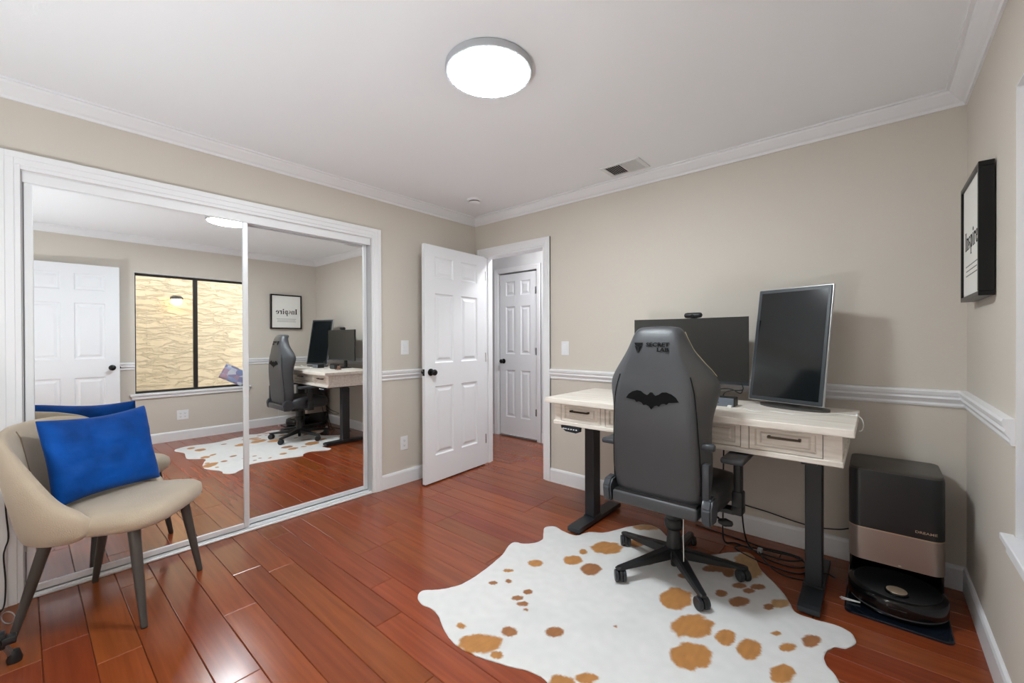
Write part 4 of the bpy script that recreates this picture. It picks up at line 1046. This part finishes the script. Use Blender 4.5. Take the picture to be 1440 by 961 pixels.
# stitched channels inside the back
for fx in (-.12, .12):
    i0 = min(range(len(cp)), key=lambda i: abs(cp[i].x - fx) + (cp[i].y > -.1) * 9)
    pts = [Vector(shellpt(i0, t, True)) + Vector((0, .0005, 0)) for t in [.3 + .065 * q for q in range(11)]]
    bm = B(); tube(bm, pts, .0022, 6); obj('seam', bm, mat('seam_beige', srgb(150, 134, 114), .9), sh, smooth=True)
for lx, ly, tx, ty in ((.234, .232, .192, .172), (-.230, .232, -.192, .172), (-.215, -.235, -.17, -.15), (.222, -.245, .17, -.15)):
    bm = B(); tube(bm, [(tx, ty, .415), (tx + (lx - tx) * .5, ty + (ly - ty) * .5, .2075), (lx, ly, .004)], [.023, .0185, .0125], 20); lg = obj('leg', bm, CLEG, ac, smooth=True, autosmooth=50)
    bm = B(); lathe(bm, [(.011, 0), (.012, .004)], 16, at=(lx, ly, 0)); obj('foot_glide', bm, BPLAS, lg)
# cushion
RZ = Matrix.Rotation(AR, 4, 'Z'); base = Matrix.Translation((AX, AY, 0)) @ RZ
ex = Vector((.918, -.397, 0)); ez = Vector((-.10, -.235, .965)).normalized(); ez = (ez - ex * ez.dot(ex)).normalized(); ey = ez.cross(ex)
bm = B(); NX, NZ = 28, 24
def pil(u, v, s):
    wob = 1 - .055 * (1 - u * u) * v * v - .0
    wobz = 1 - .075 * (1 - v * v) * 0 - .07 * (1 - u * u) * 1
    x = .230 * u * (1 - .06 * (1 - v * v)); z_ = .200 * v * (1 - .09 * (1 - u * u) - .015 * math.sin(3.1 * u + 1 + v))
    th = .062 * (max(0, 1 - u ** 4) * max(0, 1 - v ** 4)) ** .55
    th *= 1 + .18 * mnoise.noise(Vector((u * 1.7, v * 1.7, s * 2.0 + 5)))
    th += (.006 * mnoise.noise(Vector((u * 4 + v * 2, v * 4, s + 9))) + .007 * mnoise.noise(Vector((u * 3 + v * 4, v * 9 - u * 4, s + 3)))) * (1 - max(abs(u), abs(v)) ** 4)
    return Vector((x, s * th, z_))
G = {}
for s in (-1, 1):
    for i in range(NX + 1):
        for j in range(NZ + 1):
            u, v = -1 + 2 * i / NX, -1 + 2 * j / NZ
            if s == 1 and (i in (0, NX) or j in (0, NZ)): G[s, i, j] = G[-1, i, j]; continue
            G[s, i, j] = bm.verts.new(pil(u, v, s) if not (i in (0, NX) or j in (0, NZ)) else Vector((pil(u, v, 1).x, 0, pil(u, v, 1).z)))
    for i in range(NX):
        for j in range(NZ): bm.faces.new((G[s, i, j], G[s, i + 1, j], G[s, i + 1, j + 1], G[s, i, j + 1]))
cu = obj('blue_cushion', bm, BLUE, smooth=True); subsurf(cu, 1)
tag(cu, 'royal blue velvet cushion resting on the beige accent chair', 'cushion')
cu.matrix_world = base @ basis((-.045, -.085, .702), ex, ey, ez)

# sill cushion in the window
bm = B(); G = {}
for s in (-1, 1):
    for i in range(15):
        for j in range(15):
            u, v = -1 + i / 7, -1 + j / 7; e = i in (0, 14) or j in (0, 14)
            if s == 1 and e: G[s, i, j] = G[-1, i, j]; continue
            th = 0 if e else .034 * ((1 - u ** 4) * (1 - v ** 4)) ** .5
            G[s, i, j] = bm.verts.new((.15 * u, s * th, .15 * v))
    for i in range(14):
        for j in range(14): bm.faces.new((G[s, i, j], G[s, i + 1, j], G[s, i + 1, j + 1], G[s, i, j + 1]))
def floral():
    m = bpy.data.materials.new('floral_print'); m.use_nodes = True; nt = m.node_tree; n = nt.nodes; b = n['Principled BSDF']
    tc = n.new('ShaderNodeTexCoord'); v = n.new('ShaderNodeTexVoronoi'); v.inputs['Scale'].default_value = 14; nt.links.new(tc.outputs['Object'], v.inputs[0])
    cr = n.new('ShaderNodeValToRGB'); e = cr.color_ramp.elements; e[0].position = .1; e[0].color = srgb(196, 160, 170); e[1].position = .9; e[1].color = srgb(236, 236, 238)
    for p, c in ((.35, srgb(120, 140, 190)), (.55, srgb(226, 226, 232)), (.75, srgb(150, 165, 205))): q = e.new(p); q.color = c
    nt.links.new(v.outputs['Color'], cr.inputs[0]); nt.links.new(cr.outputs[0], b.inputs['Base Color']); b.inputs['Roughness'].default_value = .85; return m
sc_ = obj('floral_cushion', bm, floral(), smooth=True); tag(sc_, 'pale blue floral cushion lying in the window seen in the mirror', 'cushion')
sc_.matrix_world = Matrix.Translation((XR + .048, 1.87, WZ0 + .168)) @ Matrix.Rotation(PI / 2, 4, 'Z') @ Matrix.Rotation(math.radians(0), 4, 'X') @ Matrix.Rotation(math.radians(28), 4, 'Y') @ Matrix.Scale(.68, 4, (0, 0, 1))

# ------------------------------------------------------------------ bits in the near left corner
cable('casing_cord', [(-3.048, -.055, .62), (-3.047, -.052, .45), (-3.046, -.045, .33), (-3.045, -.055, .28), (-3.043, -.06, .24), (-3.045, -.055, .12), (-3.03, -.06, .02), (-3.0, -.08, .005)], .003, CABLE, 'thin black cord hanging on the closet casing behind the chair')
fs = thing('tripod_stand', 'tripod stand, only its black clamp and foot showing at the lower left edge', 'tripod', (-2.42, -.46, 0))
top_ = Vector((0, 0, 1.02))
for k_, (dx, dy) in enumerate(((-.10, .435), (.36, -.16), (-.30, -.30))):
    bm = B(); tube(bm, [top_ + Vector((dx, dy, 0)) * .05, (dx * .5, dy * .5, .56), (dx * .985, dy * .985, .03)], [.013, .013, .010], 14); lg = obj('tripod_leg', bm, SILVER, fs, smooth=True)
    bm = B(); lathe(bm, [(0, 0), (.02, 0), (.022, .012), (.014, .045), (0, .05)], 16, at=(dx, dy, 0)); obj('rubber_foot', bm, BPLAS, lg, smooth=True, autosmooth=40)
    f_ = .90; c_ = top_ * (1 - f_) + Vector((dx, dy, 0)) * f_
    bm = B(); box(bm, -.022, .022, -.022, .022, -.03, .03, bev=.006, seg=2, mtx=Matrix.Translation(c_)); box(bm, -.012, .03, .012, .05, -.014, .014, bev=.005, seg=2, mtx=Matrix.Translation(c_)); obj('clamp', bm, BPLAS, lg, smooth=True, autosmooth=40)
bm = B(); lathe(bm, [(0, .98), (.03, .98), (.034, 1.0), (.03, 1.05), (.012, 1.06), (.012, 1.10), (0, 1.10)], 20); obj('stem', bm, SILVER, fs, smooth=True, autosmooth=40)

bm = B(); tube(bm, [Vector((-2.86 + .030 * math.cos(q) * .757, -.045 + .030 * math.cos(q) * .653, .033 + .026 * math.sin(q))) for q in [2 * PI * i / 24 for i in range(25)]], .0022, 7, cap=False)
rg = obj('plastic_ring', bm, SILVER, smooth=True); tag(rg, 'small grey ring standing on the floor behind the beige chair leg', 'ring')
# added fill lights, both unseen: a can uplighter and a passage light
ul = thing('added_uplighter', 'unseen black can uplighter added behind the camera as fill light', 'added fill light', (-1.25, -.80, 0))
bm = B(); lathe(bm, [(0, 0), (.15, 0), (.16, .01), (.16, .24), (.155, .24), (.15, .19), (0, .19)], 36); obj('can', bm, BPLAS, ul, smooth=True, autosmooth=40)
bm = B(); lathe(bm, [(0, .20), (.145, .20), (.145, .205), (0, .208)], 32); obj('glowing_disc', bm, DIFFU, ul)
pl_ = thing('added_passage_fill_light', 'unseen round fill light added on the passage ceiling', 'ceiling light', (XR + .62, -.52, ZC))  # added source, spills fill light in through the side doorway
bm = B(); lathe(bm, [(0, 0), (.15, 0), (.15, -.03), (.14, -.035), (0, -.03)], 32); obj('rim', bm, RIM, pl_, smooth=True, autosmooth=40)
bm = B(); lathe(bm, [(0, -.031), (.138, -.036), (.12, -.06), (0, -.07)], 32); obj('diffuser', bm, DIFFP, pl_, smooth=True)
